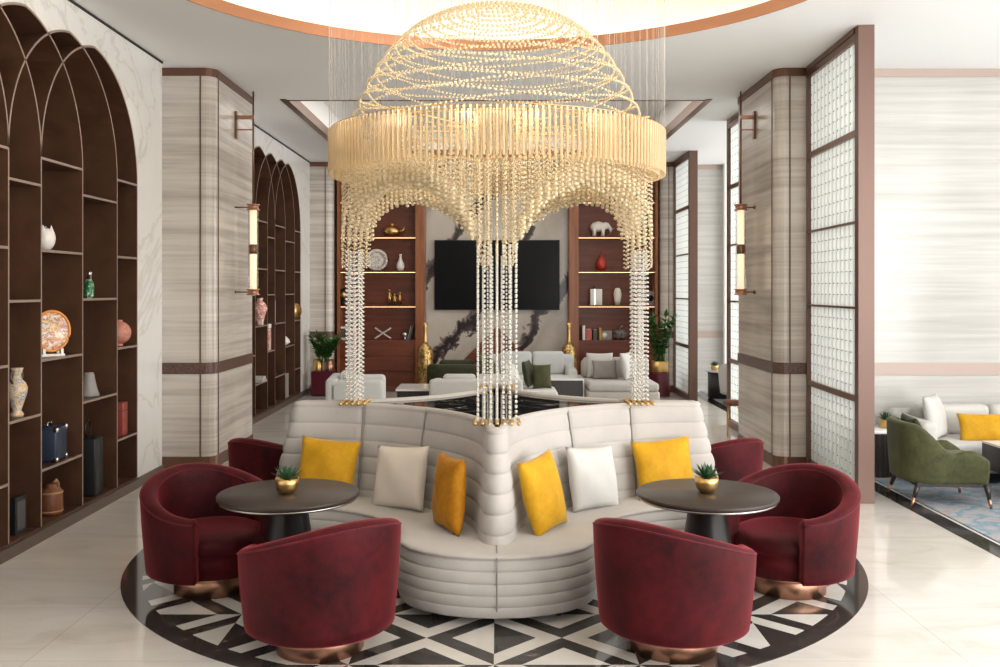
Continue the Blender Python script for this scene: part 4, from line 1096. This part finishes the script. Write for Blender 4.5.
def floor_vase(label, loc):
    root = thing('floor_vase', label, 'vase', loc, 0, 'tall gold floor vases')
    m2 = MB(); m2.lathe([(0,0),(.12,0),(.135,.05),(.145,.4),(.145,.72),(.12,.84),(.06,.90),(.045,.92)], 32); m2.build('body', M['goldd'], root)
    m2 = MB(); m2.lathe([(.045,.915),(.035,.95),(.032,1.20),(.05,1.29),(.03,1.29)], 24); m2.build('neck', M['gold'], root)
    return root
v1 = floor_vase('tall hammered gold floor vase left of the television', (-1.30,17.0,0))
dup(v1, (1.30,17.0,0), 1, 'tall hammered gold floor vase right of the television')
def zz_plant(label, loc, h, spread, pot_r, nst, seed, pots=1):
    root = thing('potted_plant', label, 'plant', loc); r_ = random.Random(seed)
    pot_h = .20
    for i in range(pots):
        ox = (i-(pots-1)/2)*pot_r*1.25 if pots > 1 else 0; pr = pot_r if pots == 1 else pot_r*.52
        m2 = MB(); m2.lathe([(0,0),(pr*.95,0),(pr,.01),(pr,pot_h),(pr*.9,pot_h),(pr*.88,pot_h-.03),(0,pot_h-.03)], 28, (ox,0,0)); m2.build('pot', M['gold'] if i != 1 else M['copper'], root)
    for s in range(nst):
        a = 2*math.pi*s/nst+r_.uniform(-.3,.3); sp = spread*r_.uniform(.3,1.0); hh = h*r_.uniform(.65,1.0)
        bx_, by_ = pot_r*.5*math.cos(a), pot_r*.35*math.sin(a)
        pts = [Vector((bx_+sp*math.cos(a)*(t**1.6), by_+sp*math.sin(a)*(t**1.6), pot_h-.04+hh*t)) for t in [i/9 for i in range(10)]]
        m2 = MB(); m2.tube(pts, [.012*(1-.6*i/9) for i in range(10)], 6)
        st = m2.build('stem', M['leaf'], root)
        m3 = MB()
        for i in range(2,10):
            d = (pts[i]-pts[i-1]).normalized()
            for sg in (-1,1):
                ang = r_.uniform(0,6.28); side = Vector((math.cos(ang),math.sin(ang),0))
                leaf(m3, pts[i], (side*sg+d*.75), .155*r_.uniform(.8,1.1), .036, .15, n=4)
        leaf(m3, pts[-1], (pts[-1]-pts[-2]), .16, .034, .1, n=4)
        m3.build('foliage', M['leaf'], st)
    return root
def drum_stand(label, loc, r_, h, m):
    root = thing('plant_stand', label, 'stand', loc)
    m2 = MB(); m2.lathe([(r_*.97,0),(r_,.012),(r_,h-.012),(r_*.97,h),(0,h)], 36); m2.build('drum', m, root)
    m2 = MB(); m2.lathe([(r_*.9,-.0),(r_*1.005,.001),(r_*1.005,.02),(r_*.9,.021)], 36); m2.build('foot_ring', M['bronze'], root)
drum_stand('burgundy cylinder stand under the right plant', (2.87,16.60,0), .18, .43, M['burgpot'])
zz_plant('tall leafy plant in gold pot on the burgundy stand at right', (2.87,16.60,.43), .84, .20, .155, 11, 5)
root = thing('plant_stand', 'square dark stand under the left plant', 'stand', (-3.10,16.80,0))
m2 = MB(); m2.box(-.19,.19,-.17,.17,.03,.44); m2.build('cabinet_body', M['burgpot'], root); m2 = MB(); m2.box(-.17,.17,-.15,.15,0,.03); m2.build('plinth', M['blackm'], root)
zz_plant('bushy leafy plant in gold and copper pots on the dark stand at left', (-3.10,16.80,.44), .46, .18, .16, 13, 8, 2)

# ------------------------------------------------------------------ right alcove
mb = MB(); mb.box(3.75,7.4,5.2,9.7,0,.012); tag(mb.build('area_rug', M['rug']), 'mottled blue and grey rug under the green armchair', 'rug')
mb = MB(); mb.box(3.75,6.6,12.2,17.4,0,.012); tag(mb.build('area_rug', M['rug']), 'far grey rug seen through the gap left of the right column', 'rug')
# green armchair faces +X
root = thing('armchair', 'olive green velvet armchair with brass-tipped legs on the blue rug', 'armchair', (3.94,8.42,.012), R(-94))
path = []
hw, dp = .34, .30
pl = []      # plan polyline: from left arm front, round the back, to right arm front; faces +Y locally
for i in range(8): pl.append((-hw-.02*(1-i/7)*0, dp-i*(dp+.10)/8))
for k in range(0,19):
    a = R(180+180*k/18); c = math.cos(a); s_ = math.sin(a)
    pl.append((hw*(abs(c)**.72)*(1 if c > 0 else -1), -.10-.25*(abs(s_)**.85)))
for i in range(8): pl.append((hw, -.10+(i+1)*(dp+.10)/8))
n_ = len(pl)
for i, (x, y) in enumerate(pl):
    a = pl[max(0,i-1)]; b = pl[min(n_-1,i+1)]
    tx, ty = b[0]-a[0], b[1]-a[1]; L = math.hypot(tx,ty) or 1
    nx, ny = ty/L, -tx/L
    t = smooth((.02-y)/.34)
    h = .495+.225*t-.03*math.exp(-((y-.02)/.08)**2)
    if y > .16: h -= .07*smooth((y-.16)/.15)**1.6
    flare = .05*t
    path.append((x+nx*flare*.6, y+ny*flare, nx, ny, h))
sh = wall_sweep(path, .095, .20, .03).build('shell', M['olive'], root)
m2 = MB(); m2.rbox(-.27,.27,-.30,.36,.20,.415,.06,4); m2.build('seat_cushion', M['olive'], root)
m2 = MB(); m2.box(-.30,.30,-.28,.32,.175,.21); m2.build('under_frame', M['dwood'], root)
for (x, y, ox, oy) in ((-.30,.30,-.02,.03),(.30,.30,.02,.03),(-.27,-.26,-.03,-.07),(.27,-.26,.03,-.07)):
    m2 = MB(); m2.tube([(x,y,.20),(x+ox*.62,y+oy*.62,.075)], [.026,.017], 10); lg = m2.build('leg', M['dwood'], root)
    m2 = MB(); m2.tube([(x+ox*.62,y+oy*.62,.078),(x+ox,y+oy,0)], [.0175,.011], 10); m2.build('brass_tip', M['copper'], lg)
cushion('dark olive cushion in the green armchair', M['dolive'], (3.80,8.48,.43), R(83), R(-14), .42,.34,.13, seed=21)
# side table
root = thing('side_table', 'ribbed dark drum side table with white top behind the green armchair', 'table', (3.84,9.66,0))
m2 = MB(); prof = []
poly = []
for k in range(120):
    a = 2*math.pi*k/120; r_ = .255+.006*(1 if k % 4 < 2 else -1); poly.append((r_*math.cos(a), r_*math.sin(a)))
m2.prism(poly, 0, .45); m2.build('ribbed_drum', M['dwood'], root)
m2 = MB(); m2.lathe([(0,.45),(.272,.45),(.275,.455),(.275,.478),(.27,.482),(0,.482)], 40); m2.build('marble_top', M['wtop'], root)
dup(s1, (3.97,9.60,.482), .4, 'small green succulent in gold bowl on the ribbed side table')
# white sofa along the wall
lounge_sofa('alcove_sofa', 'white sofa against the stone wall behind the green armchair', 'sofa', (5.45,9.5,.012), 0, 2.7,.88, M['white_f'], back_h=.70, ncush=3, ah=.60)
cushion('white cushion standing at the left end of the alcove sofa', M['white_f'], (4.42,9.36,.415), R(50), R(-14), .46,.44,.15, seed=22)
cushion('long mustard lumbar cushion on the white alcove sofa', M['must'], (4.86,9.24,.39), 0, R(-16), .62,.29,.13, seed=23)
root = thing('coffee_table', 'dark coffee table with white marble top at the right edge', 'table', (5.12,8.45,.012))
m2 = MB(); m2.box(-.58,.58,-.35,.35,.45,.47); m2.build('marble_top', M['wtop'], root)
m2 = MB(); m2.box(-.58,.58,-.35,.35,.22,.45); m2.build('cabinet_body', M['dwood'], root)
m2 = MB(); m2.box(-.42,.42,-.22,.22,0,.22); m2.build('plinth', M['blackm'], root)
# second alcove
root = thing('side_table', 'dark drum table with white top seen through the gap beside the far screen', 'table', (3.92,16.35,.012))
m2 = MB(); m2.lathe([(.24,0),(.25,.01),(.25,.45)], 32); m2.build('drum', M['dwood'], root); m2 = MB(); m2.lathe([(0,.45),(.29,.45),(.29,.48),(0,.48)], 32); m2.build('marble_top', M['wtop'], root)
dup(s1, (3.64+.12,16.25,.492), .9, 'small green succulent in gold bowl on the far drum table')
make_tub('barrel_armchair', 'white barrel armchair partly seen through the gap left of the right column', 'armchair', M['white_f'], M['white_f'], M['blackm']).location = (4.13,15.7,.012)
root = thing('side_stool', 'small brown-topped stool on thin metal legs behind the right column', 'stool', (3.06,12.15,0))
m2 = MB(); m2.lathe([(0,.40),(.13,.40),(.14,.42),(.13,.46),(0,.465)], 28); m2.build('seat', M['brownj'], root)
for k in range(4):
    a = k*math.pi/2+.6; m2 = MB(); m2.tube([(.09*math.cos(a),.09*math.sin(a),.41),(.11*math.cos(a),.11*math.sin(a),0)], .007, 8); m2.build('leg', M['gold'], root)

# ------------------------------------------------------------------ lights
def area(name, loc, rot, sx, sy, power, col=(1,1,1), spread=None):
    l = bpy.data.lights.new(name, 'AREA'); l.shape = 'RECTANGLE'; l.size = sx; l.size_y = sy; l.energy = power; l.color = col
    if spread: l.spread = spread
    o = bpy.data.objects.new(name, l); COL.objects.link(o); o.location = loc; o.rotation_euler = rot; return o
def point(name, loc, power, col, r=.1):
    l = bpy.data.lights.new(name, 'POINT'); l.energy = power; l.color = col; l.shadow_soft_size = r
    o = bpy.data.objects.new(name, l); COL.objects.link(o); o.location = loc; return o
def spot(name, loc, power, col, ang=70, blend=.8, r=.06, tgt=None):
    l = bpy.data.lights.new(name, 'SPOT'); l.energy = power; l.color = col; l.spot_size = R(ang); l.spot_blend = blend; l.shadow_soft_size = r
    o = bpy.data.objects.new(name, l); COL.objects.link(o); o.location = loc
    if tgt: o.rotation_euler = (Vector(tgt)-Vector(loc)).to_track_quat('-Z','Y').to_euler()
    return o
area('window_and_fill_light', (5.6,1.6,2.2), (0,R(104),R(-32)), 3.6,6, 540, (1,.99,.97))
area('window_and_fill_light', (8.6,6.5,2.2), (0,R(104),0), 3.6,5, 130, (1,.99,.97))
area('window_and_fill_light', (8.0,14.2,2.2), (0,R(96),0), 3.6,5, 360, (1,.99,.97))
area('window_and_fill_light', (4.6,-3.7,2.2), (R(104),0,R(25)), 5,3.6, 150, (1,.975,.94))  # added fill from behind the camera, no known window here
for k in range(6):
    a = 2*math.pi*k/6; point('chandelier_light', (.6*math.cos(a),6.95+.6*math.sin(a),3.2), 3.2, (1,.84,.58), .15)
point('chandelier_light', (0,6.95,3.5), 9, (1,.84,.58), .3)
area('lounge_fill_light', (0,14.1,CEIL+.43), (0,0,0), 4.4,4.2, 80, (1,.93,.84))  # added fill inside the coffer, keeps the far lounge from going dark
area('cove_light', (0,6.44,CEIL+.58), (0,0,0), 3.2,3.2, 22, (1,.9,.74))
w = bpy.data.worlds.new('World'); S.world = w; w.use_nodes = True
w.node_tree.nodes['Background'].inputs[0].default_value = (1,.99,.975,1); w.node_tree.nodes['Background'].inputs[1].default_value = .85

# ------------------------------------------------------------------ camera
cam = bpy.data.cameras.new('Camera'); co = bpy.data.objects.new('Camera', cam); COL.objects.link(co)
co.location = (0,0,CAMH); co.rotation_euler = (R(90),0,0)
cam.sensor_width = 36; cam.lens = FPX/1000*36; cam.shift_x = (500-VX)/1000; cam.shift_y = -(333.5-HY)/1000
cam.clip_end = 100; S.camera = co
S.view_settings.view_transform = 'Standard'; S.view_settings.look = 'None'; S.view_settings.gamma = 1; S.view_settings.exposure = .06
S.view_settings.use_curve_mapping = False
try:
    S.cycles.use_denoising = True; S.cycles.max_bounces = 10; S.cycles.transmission_bounces = 8; S.cycles.transparent_max_bounces = 12
    S.cycles.sample_clamp_indirect = 6
except Exception: pass
